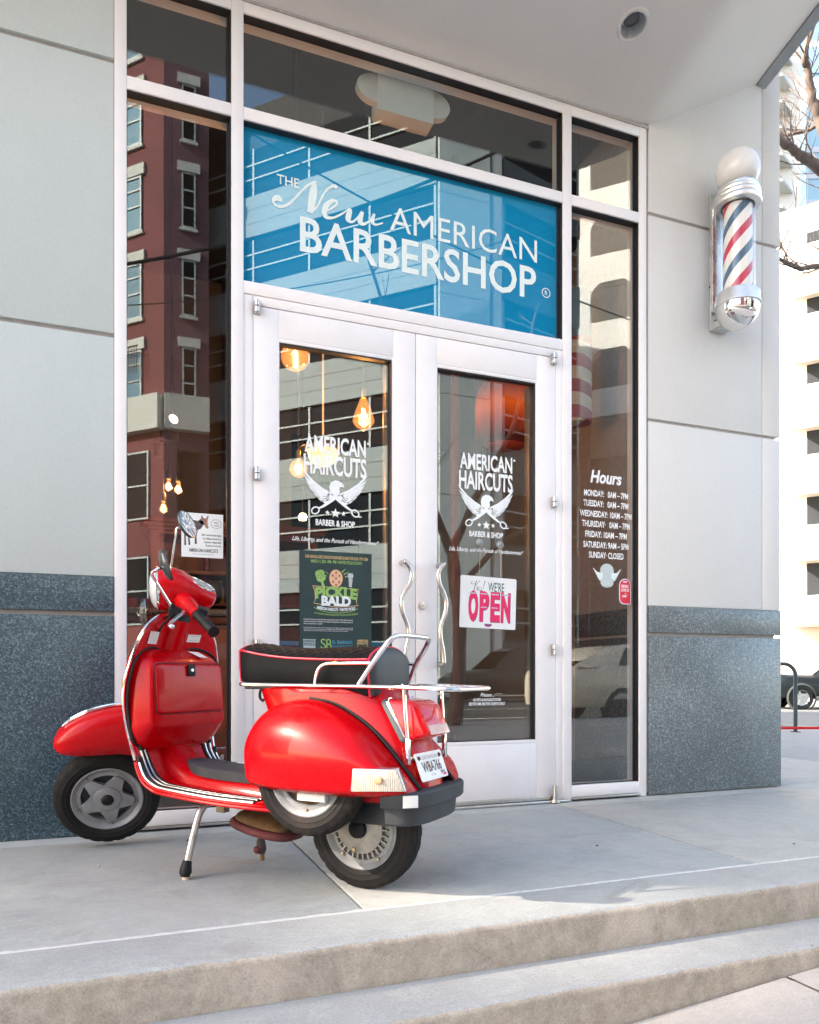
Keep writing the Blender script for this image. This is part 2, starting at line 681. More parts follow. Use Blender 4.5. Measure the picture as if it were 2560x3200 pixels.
side = struct(empty('sidewalk'))
xj = [-7.0, -5.2, -3.4, -1.6, .2, 1.95, 3.75, 5.5, 7.3, 9.1]
for a, b in zip(xj, xj[1:]):
    for (y0, y1) in ((-3.72, -1.977), (-5.3, -3.73), (-6.75, -5.31)):
        m_ = MB()
        n = 6
        e = .006
        top = [[(lerp(a + e, b - e, i / n), y, walk_z(lerp(a + e, b - e, i / n)) - (.010 if (y in (y0, y1)) else 0)) for y in (y0, y0 + .012, y1 - .012, y1)] for i in range(n + 1)]
        m_.loft(top, closed=False, cap=False)
        o = m_.build('paving_slab', M_walk, side, smooth=40)
        for p in o.data.polygons:
            if p.normal.z < 0: p.flip()
strip('ground', -1.9, -80, -.46, M_asphalt, x0=-120, x1=120)
bed = strip('sidewalk_bed', -6.78, -1.90, -.016, M_walk)
far = strip('far_sidewalk', -24.0, -19.3, -.02, M_walk)
road = strip('road', -19.4, -6.9, -.14, M_asphalt)
mb = MB()
for (ya, yb) in ((-6.95, -6.78), (-19.5, -19.33)):
    pr = [(ya, -.20), (ya, -.015), (ya + .02, -.002), (yb, -.002), (yb, -.20)]
    mb.loft([[(x, y, walk_z(x) + z) for y, z in pr] for x in (-60, -4, -1, -.46, 0, 1, 2, 3, 4, 4.4, 4.7, 10, 46)])
struct(mb.build('kerb', M_tread, None, smooth=30))
mb = MB()
for yc in (-9.6, -13.2, -16.9):
    for k in range(-14, 16):
        if yc == -13.2 or k % 2 == 0:
            a, b = k * 3.0, k * 3.0 + (3.0 if yc == -13.2 else 2.0)
            if -1 < a < 5 or -1 < b < 5: continue
            mb.face([(a, yc - .06, walk_z(a) - .136), (b, yc - .06, walk_z(b) - .136), (b, yc + .06, walk_z(b) - .136), (a, yc + .06, walk_z(a) - .136)])
o = mb.build('road_marking', M_paint_w, None, smooth=0)
o['kind'] = 'structure'
# pavement beyond the corner and the cross street
pave = struct(MB().box(5.55, 9.15, -1.75, 30, -.3, -.004, bev=.01).build('corner_pavement', M_walk, None))
pave2 = struct(MB().box(3.0, 5.55, .30, 30, -.3, -.004).build('side_pavement', M_walk, None))
MB().box(8.85, 9.15, -1.75, 30, -.003, .004, bev=.003).build('kerb_stone', M_riser, pave)
struct(MB().box(9.15, 60, -1.0, 120, -.6, -.37).build('cross_street', concrete('worn asphalt', (.15, .16, .165), .85, 1.2, rough=.9), None))

# ---------------------------------------------------------------- shop building
shop = empty('shop_building', (0, 0, 0))
tag(shop, 'pale panelled corner shop building with white framed glass entrance under a sloping soffit', 'building')
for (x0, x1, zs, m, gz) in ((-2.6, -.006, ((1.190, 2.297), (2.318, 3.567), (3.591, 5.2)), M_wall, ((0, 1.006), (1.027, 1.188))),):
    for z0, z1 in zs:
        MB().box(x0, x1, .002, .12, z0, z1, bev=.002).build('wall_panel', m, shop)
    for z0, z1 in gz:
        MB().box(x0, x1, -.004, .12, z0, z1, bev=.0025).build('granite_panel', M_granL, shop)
    MB().box(x0, x1, .020, .11, 0, 5.2).build('joint_backing', M_sealant, shop)
for (x0, x1) in ((3.022, 3.9225), (3.9275, 4.077)):
    for z0, z1 in ((1.156, 2.276), (2.296, 3.529), (3.551, 5.2)):
        MB().box(x0, x1, .002, .8 if x1 > 4 else .12, z0, z1, bev=.002).build('wall_panel', M_wallr, shop)
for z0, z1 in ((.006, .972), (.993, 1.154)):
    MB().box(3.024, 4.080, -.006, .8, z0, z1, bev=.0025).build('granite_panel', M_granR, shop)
MB().box(3.03, 4.04, .016, .78, 0, 5.2).build('joint_backing', M_sealant, shop)
MB().box(3.006, 3.0235, .012, .1, 0.02, 4.3).build('sealant_joint', plain('reddish sealant', (.36, .27, .23), .8, var=.2, scale=20), shop)
MB().box(3.6, 4.06, .79, 8.0, 0, 5.2).build('side_wall', M_wallr, shop)

def soff_z(x, y):
    d = x - 3.0
    k = .29 * (math.sqrt(d * d + .006) + d)          # flat over the doors, climbing over the pier, with a soft crease
    return 4.055 + .30 * (-y) + k


xs_ = [-2.6, -1, 0, 1, 2, 2.5, 2.7, 2.8, 2.88, 2.94, 3.0, 3.06, 3.12, 3.2, 3.3, 3.45, 3.6, 3.75, 3.876]
mb = MB()
mb.loft([[(x, y, soff_z(x, y)) for y in (.03, -.1, -.25, -.4, -.55, -.72)] + [(x, -.72, 7.5), (x, .03, 7.5)] for x in xs_])
mb.build('soffit', M_soffit, shop, smooth=30)
mb = MB()
ys_ = (.0, -.2, -.4, -.74)
mb.loft([[(3.874, y, soff_z(3.874, y) - .012), (3.953, y, soff_z(3.953, y) - .055), (3.953, y, 7.6), (3.874, y, 7.6)] for y in ys_])
mb.build('soffit_edge', M_beam, shop, smooth=0)
MB().box(-2.6, 3.9, .03, 8.0, 4.9, 7.5).build('upper_wall', M_wall, shop)
# mortar line above the frame head
MB().box(-.0, 3.02, -.006, .02, 4.045, 4.062).build('head_joint', M_sealant, shop)

# recessed downlight in the soffit
dl = empty('downlight', parent=shop)
dl.name = 'downlight'
nrm = Vector((0, -.30, -1)).normalized()
Mq = Matrix.Translation((2.568, -.44, soff_z(2.568, -.44))) @ nrm.to_track_quat('Z', 'X').to_matrix().to_4x4()
mb = MB()
mb.lathe([(.066, -.002), (.067, .004), (.072, .006), (.084, .005), (.087, .0), (.087, -.004)], 40, Mq)
mb.build('trim_ring', plain('downlight trim', (.62, .60, .575), .5), dl, smooth=50)
mb = MB()
mb.lathe([(.0665, .003), (.063, -.03), (.058, -.075), (.0, -.075)], 40, Mq)
mb.build('reflector_can', plain('reflector aluminium', (.62, .66, .68), .35, .25, var=.05), dl, smooth=50)
MB().lathe([(.0, -.070), (.030, -.068), (.040, -.062), (.043, -.050)], 30, Mq).build('lamp_disc', plain('unlit lamp', (.14, .14, .16), .4), dl)
# cut the round opening for it
cu = MB()
cu.lathe([(.0, -.09), (.0672, -.09), (.0672, .05), (.0, .05)], 40, Mq)
cu = cu.build('cutter', None, None, smooth=0)
so = bpy.data.objects['soffit']
md = so.modifiers.new('hole', 'BOOLEAN')
md.operation = 'DIFFERENCE'
md.object = cu
md.solver = 'EXACT'
dg = bpy.context.evaluated_depsgraph_get()
nm = bpy.data.meshes.new_from_object(so.evaluated_get(dg))
so.modifiers.clear()
so.data = nm
bpy.data.objects.remove(cu)

# ---- white frame
FZ0, FZ1 = 0.0, 3.990
def fr(x0, x1, z0, z1, name='mullion', y0=0.0, y1=.12, bev=.0025):
    return MB().box(x0, x1, y0, y1, z0, z1, bev=bev).build(name, M_frame, shop)


fr(-.004, .050, .0, 4.05)
fr(.5295, .588, .0, 4.05)
fr(2.4165, 2.4737, .0, 4.05)
fr(2.953, 3.005, .0, 4.05)
bays = ((.050, .5295), (.588, 2.4165), (2.4737, 2.953))
for i, (x0, x1) in enumerate(bays):
    fr(x0, x1, 3.990, 4.05, 'head_rail', y0=.0015)
    fr(x0, x1, 3.468, 3.529, 'transom', y0=.0015)
    if i != 1:
        fr(x0, x1, .0215, .0885, 'sill_rail', y0=.0015)
        MB().box(x0, x1, -.014, .1, .010, .0205, bev=.002).build('sill_flashing', M_hinge, shop)
fr(.588, 2.4165, 2.614, 2.6755, 'transom', y0=.0015)
fr(.588, .6345, .0, 2.612, 'door_jamb', y0=.006)
fr(2.372, 2.4165, .0, 2.612, 'door_jamb', y0=.006)
fr(.636, 2.3705, 2.566, 2.612, 'door_header', y0=.005)

def pane(x0, x1, z0, z1, m, name='window_pane', y=.045):
    o = MB().box(x0 - .006, x1 + .006, y, y + .010, z0 - .006, z1 + .006).build(name, m, shop, smooth=0)
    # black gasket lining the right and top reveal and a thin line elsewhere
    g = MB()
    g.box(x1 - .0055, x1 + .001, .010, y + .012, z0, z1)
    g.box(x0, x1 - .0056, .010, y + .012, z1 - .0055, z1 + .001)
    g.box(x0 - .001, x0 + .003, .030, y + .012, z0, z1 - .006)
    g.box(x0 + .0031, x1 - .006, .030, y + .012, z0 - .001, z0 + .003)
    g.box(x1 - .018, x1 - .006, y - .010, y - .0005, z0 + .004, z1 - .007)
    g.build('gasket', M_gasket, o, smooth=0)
    return o


for (x0, x1) in (bays[0], bays[2]):
    pane(x0, x1, 3.529, 3.990, M_glass)
    pane(x0, x1, .0885, 3.468, M_glass)
pane(bays[1][0], bays[1][1], 3.529, 3.990, M_glass)
sign_pane = pane(bays[1][0], bays[1][1], 2.6755, 3.468, M_sign, 'sign_pane')

# ---- doors
def door(x0, x1, g0, g1, hinge_x, side):
    d = empty('door', parent=shop)
    Y0, Y1 = .008, .055
    zb, zt = .016, 2.5625
    MB().box(x0, g0, Y0, Y1, zb, zt, bev=.002).build('stile', M_frame, d)
    MB().box(g1, x1, Y0, Y1, zb, zt, bev=.002).build('stile', M_frame, d)
    MB().box(g0 + .0004, g1 - .0004, Y0 + .0006, Y1, 2.4215, zt, bev=.0015).build('top_rail', M_frame, d)
    MB().box(g0 + .0004, g1 - .0004, Y0 + .0006, Y1, zb, .345, bev=.0015).build('bottom_rail', M_frame, d)
    b = MB()
    gz0, gz1, w = .345, 2.4215, .0195
    b.box(g0 + .0002, g0 + w - .013, Y0 + .0016, Y1, gz0 + .0005, gz1 - .0005, bev=.001)
    b.box(g1 - w + .013, g1 - .0002, Y0 + .0016, Y1, gz0 + .0005, gz1 - .0005, bev=.001)
    b.box(g0 + w - .0128, g1 - w + .0128, Y0 + .0016, Y1, gz1 - w, gz1 - .0005, bev=.001)
    b.box(g0 + w - .0128, g1 - w + .0128, Y0 + .0016, Y1, gz0 + .0005, gz0 + w, bev=.001)
    b.build('glazing_bead', M_frame, d)
    gx0, gx1, gb, gt = g0 + .007, g1 - .007, gz0 + w + .0005, gz1 - w - .0005
    MB().box(gx0, gx1, .040, .048, gb, gt).build('door_glass', M_glass2, d, smooth=0)
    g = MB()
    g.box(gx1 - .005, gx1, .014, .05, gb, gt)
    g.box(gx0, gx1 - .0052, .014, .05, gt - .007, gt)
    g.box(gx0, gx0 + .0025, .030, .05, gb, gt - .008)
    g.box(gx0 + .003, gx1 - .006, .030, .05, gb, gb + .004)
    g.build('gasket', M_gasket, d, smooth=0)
    MB().box(gx1 - .022, gx1 - .006, .0505, .10, gb, gt - .01, bev=.002).build('inner_stop', plain('bronze stop', (.30, .22, .15), .4, .5), d)
    # hinges: two barrels and a plate, four of them up the jamb
    for z in (2.553, 1.729, .880):
        h = MB()
        for (a, b_) in ((-.030, -.002), (.001, .030)):
            h.lathe([(.0, z + a), (.011, z + a), (.0125, z + a + .002), (.0125, z + b_ - .002), (.011, z + b_), (.0, z + b_)], 16, Matrix.Translation((hinge_x, -.012, 0)))
        h.box(hinge_x - .016, hinge_x + .016, -.002, .0065, z - .032, z + .030, bev=.001)
        h.build('hinge', M_hinge, d)
    MB().lathe([(.0, .10), (.011, .10), (.013, .05), (.014, .035), (.017, .034), (.017, .022), (.026, .02), (.028, .004), (.0, .004)], 18, Matrix.Translation((hinge_x, -.014, 0))).build('pivot', M_hinge, d)
    MB().box(x0 + .003, x1 - .003, .004, .0075, .018, .040, bev=.0008).build('door_sweep', M_hinge, d)
    return d


doorL = door(.6366, 1.4985, .760, 1.374, .653, -1)
doorR = door(1.5020, 2.3700, 1.622, 2.246, 2.354, 1)
MB().box(1.4990, 1.5015, .02, .03, .02, 2.56).build('meeting_gap', M_gap, doorL, smooth=0)
MB().box(.63, 2.378, .058, .062, 2.561, 2.568).build('weather_strip', M_gap, doorL, smooth=0)
MB().box(.56, 2.44, -.02, .14, .0, .0145, bev=.004).build('threshold', M_hinge, shop)

def handle(d, side):
    xs0 = 1.395 if side < 0 else 1.604
    if side < 0:
        pts = [(1.417, 1.329), (1.443, 1.297), (1.452, 1.262), (1.441, 1.215), (1.412, 1.170), (1.395, 1.121), (1.402, 1.065), (1.424, 1.010), (1.433, .973), (1.432, .925), (1.418, .86), (1.412, .800)]
    else:
        pts = [(1.637, 1.326), (1.616, 1.300), (1.604, 1.268), (1.614, 1.215), (1.637, 1.170), (1.650, 1.121), (1.644, 1.065), (1.624, 1.010), (1.616, .973), (1.619, .925), (1.632, .86), (1.637, .797)]
    c = spline([(x, -.058, z) for x, z in pts], 8)
    tb = MB()
    top, bot = c[0], c[-1]
    path = [(top.x - .014 * -side * 0, .010, top.z), (top.x, -.035, top.z + .001), (top.x, -.052, top.z)] + [tuple(p) for p in c] + [(bot.x, -.050, bot.z - .004), (bot.x, -.035, bot.z - .006), (bot.x, .010, bot.z - .006)]
    tb.tube(spline(path, 2), .0125, 14)
    return tb.build('pull_handle', M_steel, d)


handle(doorL, -1)
handle(doorR, 1)
lk = MB()
Ml = Matrix.Translation((1.533, .0085, 1.104)) @ Matrix.Rotation(R(90), 4, 'X')
lk.lathe([(.0, .013), (.012, .013), (.0175, .011), (.019, .006), (.019, -.001)], 24, Ml)
lk.box(1.5318, 1.5342, -.0056, -.0046, 1.095, 1.113)
lk.build('lock_cylinder', M_steel, doorR)

# bits of grit on the paving
for i, (gx, gy, gr) in enumerate(((-.06, -.62, .008), (.30, -.28, .007), (1.02, -1.32, .006), (1.93, -1.02, .006), (.52, -1.16, .005), (2.75, -1.30, .005))):
    bm_ = bmesh.new()
    bmesh.ops.create_icosphere(bm_, subdivisions=1, radius=gr)
    rr = random.Random(i)
    for q in bm_.verts:
        q.co *= rr.uniform(.7, 1.2)
        q.co.z *= .6
    mb = MB(); mb.merge(bm_, Matrix.Translation((0, 0, gr * .4)))
    o = mb.build('pebble', M_gap if i % 2 else M_sealant, None, smooth=0)
    o.location = (gx, gy, 0)
    tag(o, 'tiny dark bit of grit lying on the porch paving', 'pebble', 'grit on the porch paving')

# ================================================================ lettering and signs
def at(x, y, z, tilt=0.0):
    return Matrix.Translation((x, y, z)) @ Matrix.Rotation(tilt, 4, 'Y')


def words(name, txt, par, x0, x1, z, h, m=None, y=.0435, bold=0.0, shear=0.0, tilt=0.0, space=1.0, arc=None):
    return text_obj(name, txt, m or M_vinyl, par, at((x0 + x1) / 2, y, z, tilt), h, x1 - x0, bold, shear, space=space, arc=arc)


M_ltr = plain('pale green white vinyl', (.74, .82, .79), .5, var=.02)
SP = sign_pane
words('lettering', 'THE', SP, .761, .876, 3.217, .047, M_ltr, bold=.012)
words('lettering', 'AMERICAN', SP, 1.367, 2.268, 3.110, .128, M_ltr, bold=0.0, space=1.02)
words('lettering', 'BARBERSHOP', SP, .879, 2.262, 2.903, .172, M_ltr, bold=.016)
Nw = [[(.785, 3.128, .004), (.775, 3.139, .010), (.763, 3.144, .011), (.748, 3.134, .008), (.742, 3.118, .004), (.758, 3.103, .004), (.787, 3.104, .005), (.825, 3.129, .005), (.869, 3.182, .004), (.913, 3.236, .004), (.953, 3.267, .004), (.966, 3.272, .002)],
      [(.957, 3.272, .004), (.950, 3.226, .0135), (.941, 3.165, .0145), (.931, 3.104, .011)],
      [(.928, 3.106, .004), (.95, 3.120, .003), (.978, 3.163, .003), (1.003, 3.218, .003), (1.033, 3.256, .0045), (1.059, 3.272, .007), (1.074, 3.264, .008)],
      [(.996, 3.121, .003), (1.028, 3.14, .003), (1.069, 3.176, .004), (1.071, 3.194, .005), (1.048, 3.193, .007), (1.018, 3.163, .010), (1.006, 3.125, .010), (1.018, 3.103, .008), (1.053, 3.106, .004), (1.099, 3.135, .003), (1.128, 3.161, .002)],
      [(1.128, 3.161, .002), (1.146, 3.168, .007), (1.137, 3.134, .011), (1.136, 3.112, .009), (1.158, 3.107, .004), (1.187, 3.136, .003), (1.211, 3.171, .002)],
      [(1.214, 3.173, .006), (1.200, 3.132, .011), (1.205, 3.111, .009), (1.229, 3.112, .004), (1.26, 3.142, .003), (1.278, 3.176, .003)],
      [(1.280, 3.177, .004), (1.268, 3.138, .008), (1.276, 3.121, .005), (1.297, 3.123, .003), (1.327, 3.138, .002)]]
strokes('script_lettering', [[(u, w, h * 1.3 + .0008) for u, w, h in q] for q in Nw], M_ltr, SP, at(0, .0432, 0))
words('lettering', 'R', SP, 2.320, 2.337, 2.937, .024, M_ltr, bold=.02)
circ = [(2.3285 + .026 * math.cos(q), 2.9485 + .026 * math.sin(q), .0024) for q in [2 * PI * k / 24 for k in range(25)]]
strokes('registered_ring', [circ], M_ltr, SP, at(0, .0432, 0), n=2)


def emblem(par, cx, y, sc=1.0):
    """eagle spread over crossed scissors with three stars; drawn once, used on both doors"""
    polys = []
    tips = [(-.176, .136), (-.170, .107), (-.158, .078), (-.142, .050), (-.122, .024), (-.100, .002), (-.076, -.014)]
    roots = [(-.016, .018), (-.024, .016), (-.031, .013), (-.036, .009), (-.038, .003), (-.036, -.003), (-.032, -.008)]
    for s in (1, -1):
        for (t, r_) in zip(tips, roots):
            d = Vector((t[0] - r_[0], t[1] - r_[1]))
            n = Vector((-d.y, d.x)).normalized()
            w = .0064
            pts = []
            up = [(0, .35), (.3, .9), (.6, 1.1), (.85, .8), (1.0, .0)]
            for q, k in up:
                sag = -.018 * math.sin(PI * q)
                pts.append((r_[0] + d.x * q + n.x * (w * k + sag) * -1, r_[1] + d.y * q + n.y * (w * k + sag) * -1))
            for q, k in up[::-1][1:]:
                sag = -.018 * math.sin(PI * q)
                pts.append((r_[0] + d.x * q + n.x * (-w * k + sag) * -1, r_[1] + d.y * q + n.y * (-w * k + sag) * -1))
            polys.append([(s * u, v) for u, v in pts])
        # body under the wing
        polys.append([(s * u, v) for u, v in ((-.040, .020), (-.006, .008), (-.004, -.010), (-.030, -.014), (-.046, -.004))])
    head = [(-.030, .028), (-.034, .052), (-.026, .078), (-.004, .090), (.018, .089), (.036, .080), (.044, .066), (.046, .052), (.036, .060), (.024, .058), (.020, .048), (.024, .032), (.018, .020), (.006, .014), (.0, .004), (-.012, .016)]
    polys.append(head)
    flat('eagle', polys, M_vinyl, par, at(cx, y, 1.653))
    st = []
    for s in (1, -1):
        st.append([(-s * .012, .018, .002), (0, .0, .006), (s * .040, -.030, .007), (s * .072, -.052, .0055), (s * .090, -.060, .003)])
        ring = []
        for k in range(19):
            q = 2 * PI * k / 18
            a, b = .021 * math.cos(q), .016 * math.sin(q)
            th = -.6 * s
            ring.append((s * .107 + a * math.cos(th) - b * math.sin(th), -.073 + a * math.sin(th) + b * math.cos(th), .0034))
        st.append(ring)
    st.append([(.122, -.086, .003), (.132, -.090, .003), (.142, -.088, .0015)])
    strokes('scissors', st, M_vinyl, par, at(cx, y - .0002, 1.653), n=3)
    for (u, r_) in ((0, .026), (-.043, .014), (.043, .014)):
        pl = []
        for k in range(10):
            q = R(90 + 36 * k)
            rr = r_ if k % 2 == 0 else r_ * .42
            pl.append((u + rr * math.cos(q), -.080 + rr * math.sin(q)))
        flat('star', [pl], M_vinyl, par, at(cx, y, 1.653))


for par, cx in ((doorL, 1.0655), (doorR, 1.9385)):
    Y = .0385
    words('lettering', 'AMERICAN', par, cx - .163, cx + .165, 1.8805, .083, y=Y, bold=.026)
    words('lettering', 'HAIRCUTS', par, cx - .168, cx + .168, 1.771, .093, y=Y, bold=.026)
    flat('registered_dot', [[(.0065 * math.cos(k * PI / 5), .0065 * math.sin(k * PI / 5)) for k in range(10)]], M_vinyl, par, at(cx + .178, Y, 1.953))
    emblem(par, cx, Y)
    words('lettering', 'BARBER & SHOP', par, cx - .105, cx + .105, 1.506, .029, y=Y, bold=.03)
    words('script_lettering', 'Life, Liberty, and the Pursuit of Handsomeness*', par, cx - .228, cx + .238, 1.420, .021, y=Y, bold=.012, shear=.38)
words('script_lettering', 'Please...', doorR, 1.901, 1.988, .613, .020, y=.0385, bold=.01, shear=.38)
words('lettering', 'NO PETS & NO SOLICITATION', doorR, 1.857, 2.031, .587, .0155, y=.0385, bold=.03)
words('lettering', 'RESTROOMS ARE FOR CLIENTS ONLY', doorR, 1.832, 2.058, .5645, .0155, y=.0385, bold=.03)

rp = [o for o in bpy.data.objects if o.name.startswith('window_pane') and o.parent == shop]
paneR = [o for o in rp if min(v.co.x for v in o.data.vertices) > 2.4 and min(v.co.z for v in o.data.vertices) < 1][0]
words('script_lettering', 'Hours', paneR, 2.632, 2.856, 1.882, .070, bold=.030, shear=.22)
for (tx, x0, x1, z) in (('MONDAY:   0AM – 7PM', 2.588, 2.903, 1.7985), ('TUESDAY:   0AM – 7PM', 2.583, 2.905, 1.738), ('WEDNESDAY: 10AM – 7PM', 2.560, 2.930, 1.676), ('THURSDAY·   0AM – 7PM', 2.573, 2.915, 1.616),
                        ('FRIDAY: 10AM – 7PM', 2.597, 2.893, 1.5545), ('SATURDAY: 9AM – 5PM', 2.583, 2.906, 1.4925), ('SUNDAY· CLOSED', 2.622, 2.869, 1.432)):
    words('lettering', tx, paneR, x0, x1, z, .0345, bold=.024)
# winged badge under the hours
pl = [[(.048 * math.cos(q) * (1.0), .040 * math.sin(q) + .030) for q in [PI * k / 12 for k in range(13)]] + [(-.048, -.002), (.048, -.002)][:0] + [(-.05, .0), (-.046, -.05), (-.03, -.068), (0, -.074), (.03, -.068), (.046, -.05), (.05, .0)]]
M_bdg = plain('badge vinyl', (.52, .58, .56), .5, var=.1, scale=300)
flat('badge', pl, M_bdg, paneR, at(2.750, .0437, 1.331))
wg = []
for s in (1, -1):
    for k in range(5):
        wg.append([(s * .03, .012 - .006 * k, .003), (s * (.07 - .004 * k), .012 - .010 * k, .005), (s * (.098 - .010 * k), .040 - .016 * k, .002)])
for k in range(-4, 5):
    wg.append([(k * .010, .044 + .010 * (1 - (k / 4.5) ** 2), .0012), (k * .010, .012, .0012)])
    wg.append([(k * .010, -.030, .0012), (k * .0095, -.060, .0012)])
strokes('badge_wings', wg, M_ltr, paneR, at(2.750, .0432, 1.331), n=2)

# red review sticker on the right window
M_red = plain('sticker red', (.72, .02, .05), .4, var=.03)
M_lil = plain('sticker rim', (.72, .72, .82), .4, var=.02)
M_paper = plain('white card', (.80, .80, .77), .6, var=.03, scale=8)


def tombstone(w, h, r1, r2):
    out = []
    for k in range(17):
        q = PI * k / 16
        out.append((w / 2 * math.cos(q), h / 2 - w / 2 + w / 2 * math.sin(q)))
    for k in range(9):
        q = PI + PI / 2 * k / 8
        out.append((-w / 2 + r1 + r1 * math.cos(q), -h / 2 + r1 + r1 * math.sin(q)))
    for k in range(5):
        q = 1.5 * PI + PI / 2 * k / 4
        out.append((w / 2 - r2 + r2 * math.cos(q), -h / 2 + r2 + r2 * math.sin(q)))
    return out


stk = MB().prism(tombstone(.084, .155, .034, .006), lambda u, v, w: (2.880 + u, w, 1.2385 + v), .0425, .0448).build('window_sticker', M_lil, None, smooth=0)
tag(stk, 'small red tombstone shaped review sticker low on the right window', 'sticker')
MB().prism(tombstone(.074, .145, .030, .005), lambda u, v, w: (2.880 + u, w, 1.2385 + v), .0418, .0424).build('red_face', M_red, stk, smooth=0)
for (tx, x0, x1, z, h) in (('PEOPLE', 2.853, 2.903, 1.2615, .0165), ('LOVE US', 2.851, 2.907, 1.2385, .0165), ('on', 2.876, 2.886, 1.2255, .006), ('yelp*', 2.858, 2.898, 1.206, .014)):
    words('lettering', tx, stk, x0, x1, z, h, y=.0412, bold=.03)
flat('stars_strip', [[(2.866 + u, 1.293 + v) for u, v in ((0, 0), (.026, 0), (.026, .008), (0, .008))]], M_lil, stk, at(0, .0412, 0))

# donkey card on the left window
card = MB().box(.298, .4955, .0405, .0440, 1.3065, 1.5215, bev=.001).build('donkey_card', M_paper, None, smooth=0)
tag(card, 'white card with a drawn donkey stuck on the left window behind the scooter mirror', 'sign')
M_dk = plain('donkey brown', (.10, .075, .07), .7, var=.35, scale=60)
M_dk2 = plain('donkey tan', (.36, .17, .12), .7, var=.3, scale=60)
M_ink = plain('dark ink', (.05, .06, .065), .6, var=.02)
D_ = at(.298, .0400, 1.3065)
flat('donkey', [[(.010, .172), (.03, .182), (.06, .180), (.078, .176), (.094, .180), (.104, .172), (.098, .150), (.088, .138), (.070, .130), (.045, .126), (.022, .126), (.008, .136)],
                [(.078, .178), (.098, .194), (.112, .190), (.120, .176), (.124, .152), (.118, .144), (.112, .150), (.108, .160), (.096, .160)],
                [(.012, .132), (.022, .130), (.020, .090), (.022, .056), (.013, .056), (.013, .09)], [(.034, .130), (.044, .130), (.038, .092), (.042, .058), (.032, .058), (.031, .092)],
                [(.064, .132), (.076, .134), (.070, .098), (.072, .064), (.062, .064), (.062, .10)]], M_dk, card, D_)
flat('donkey_head', [[(.090, .184), (.093, .204), (.099, .204), (.100, .190), (.112, .188), (.122, .205), (.128, .203), (.122, .184), (.122, .170), (.127, .148), (.122, .142), (.115, .144), (.108, .166), (.100, .178)]], M_dk2, card, at(.298, .0396, 1.3065))
for (tx, x1, z, w, h) in (('We reserve the right', .188, .1065, .094, .0095), ('to refuse service to', .188, .0895, .088, .0095), ('anyone, especially', .188, .0725, .082, .0095), ('if you are an ass.', .188, .0555, .075, .0095), ('AMERICAN HAIRCUTS', .172, .026, .138, .0165)):
    words('lettering', tx, card, .298 + x1 - w, .298 + x1, 1.3065 + z, h, M_ink, y=.0398, bold=.012)
for (tx, z) in (('Why', .1685), ('me?', .155)):
    words('lettering', tx, card, .4505, .4735, 1.3065 + z, .010, M_ink, y=.0398, bold=.0, shear=.2)
strokes('speech_bubble', [[(.163 + .024 * math.cos(q) * (1 + .06 * math.sin(7 * q)), .167 + .022 * math.sin(q) * (1 + .06 * math.sin(7 * q)), .0007) for q in [2 * PI * k / 32 for k in range(33)]], [(.052, .016, .0006), (.152, .016, .0006)]], M_ink, card, at(.298, .0397, 1.3065), n=2)

# open sign hung from two suction cups
os_ = empty('open_sign', (1.9465, .0, 1.1375))
tag(os_, 'white hanging open sign with pink block letters on the right door glass', 'sign')
os_.rotation_euler = (0, R(1.6), 0)
bd = MB().prism(rrect(.349, .288, .008), lambda u, v, w: (u, w, v), .027, .0305).build('board', M_paper, os_, smooth=0)
M_pink = plain('sign pink', (.78, .015, .12), .5, var=.03)
M_pinkd = plain('sign shade plum', (.28, .05, .17), .5, var=.03)
M_grn = plain('sign dark green', (.04, .10, .095), .5, var=.03)
M_gry = plain('sign grey bevel', (.52, .50, .60), .5, var=.03)
strokes('script_lettering', [[(-.098, .116, .0008), (-.112, .106, .0014), (-.100, .098, .0010), (-.080, .112, .0008), (-.078, .118, .0016), (-.088, .080, .0020), (-.092, .058, .0014)], [(-.082, .088, .0010), (-.066, .110, .0010), (-.058, .120, .0014)],
                             [(-.074, .070, .0010), (-.062, .078, .0012), (-.066, .086, .0014), (-.074, .074, .0016), (-.066, .064, .0012), (-.054, .074, .0008)], [(-.052, .082, .0012), (-.044, .078, .0008), (-.046, .066, .0016), (-.056, .064, .0010)], [(-.024, .122, .0022), (-.036, .078, .0010)], [(-.040, .067, .0018), (-.041, .064, .0014)]], M_grn, os_, at(0, .0266, 0), n=4)
text_obj('lettering', "WE'RE", M_grn, os_, at(.046, .0266, .064), .050, .100, .006)
for (tx, x) in (('O', -.0955), ('P', -.0265), ('E', .041), ('N', .1075)):
    text_obj('open_letter', tx, M_pinkd, os_, at(x + .003, .0267, -.098), .148, .060, .055)
    text_obj('open_letter', tx, M_pink, os_, at(x, .0262, -.095), .147, .058, .050)
    flat('letter_bevel', [[(x - .027, .052), (x + .025, .052), (x + .020, .045), (x - .021, .045)]], M_gry, os_, at(0, .0258, 0))
    if tx in 'PE':
        flat('letter_bevel', [[(x - .024, -.030), (x + .020, -.030), (x + .014, -.024), (x - .018, -.024)]], M_gry, os_, at(0, .0258, 0))
flat('maker_mark', [[(-.022, -.118), (.024, -.118), (.022, -.130), (.0, -.136), (-.020, -.130)]], M_pinkd, os_, at(0, .0264, 0))
text_obj('lettering', 'a barber shop for the people of this city', plain('faint ink', (.62, .62, .60), .6), os_, at(0, .0266, -.125), .0001 + .004, .22, 0) if False else None
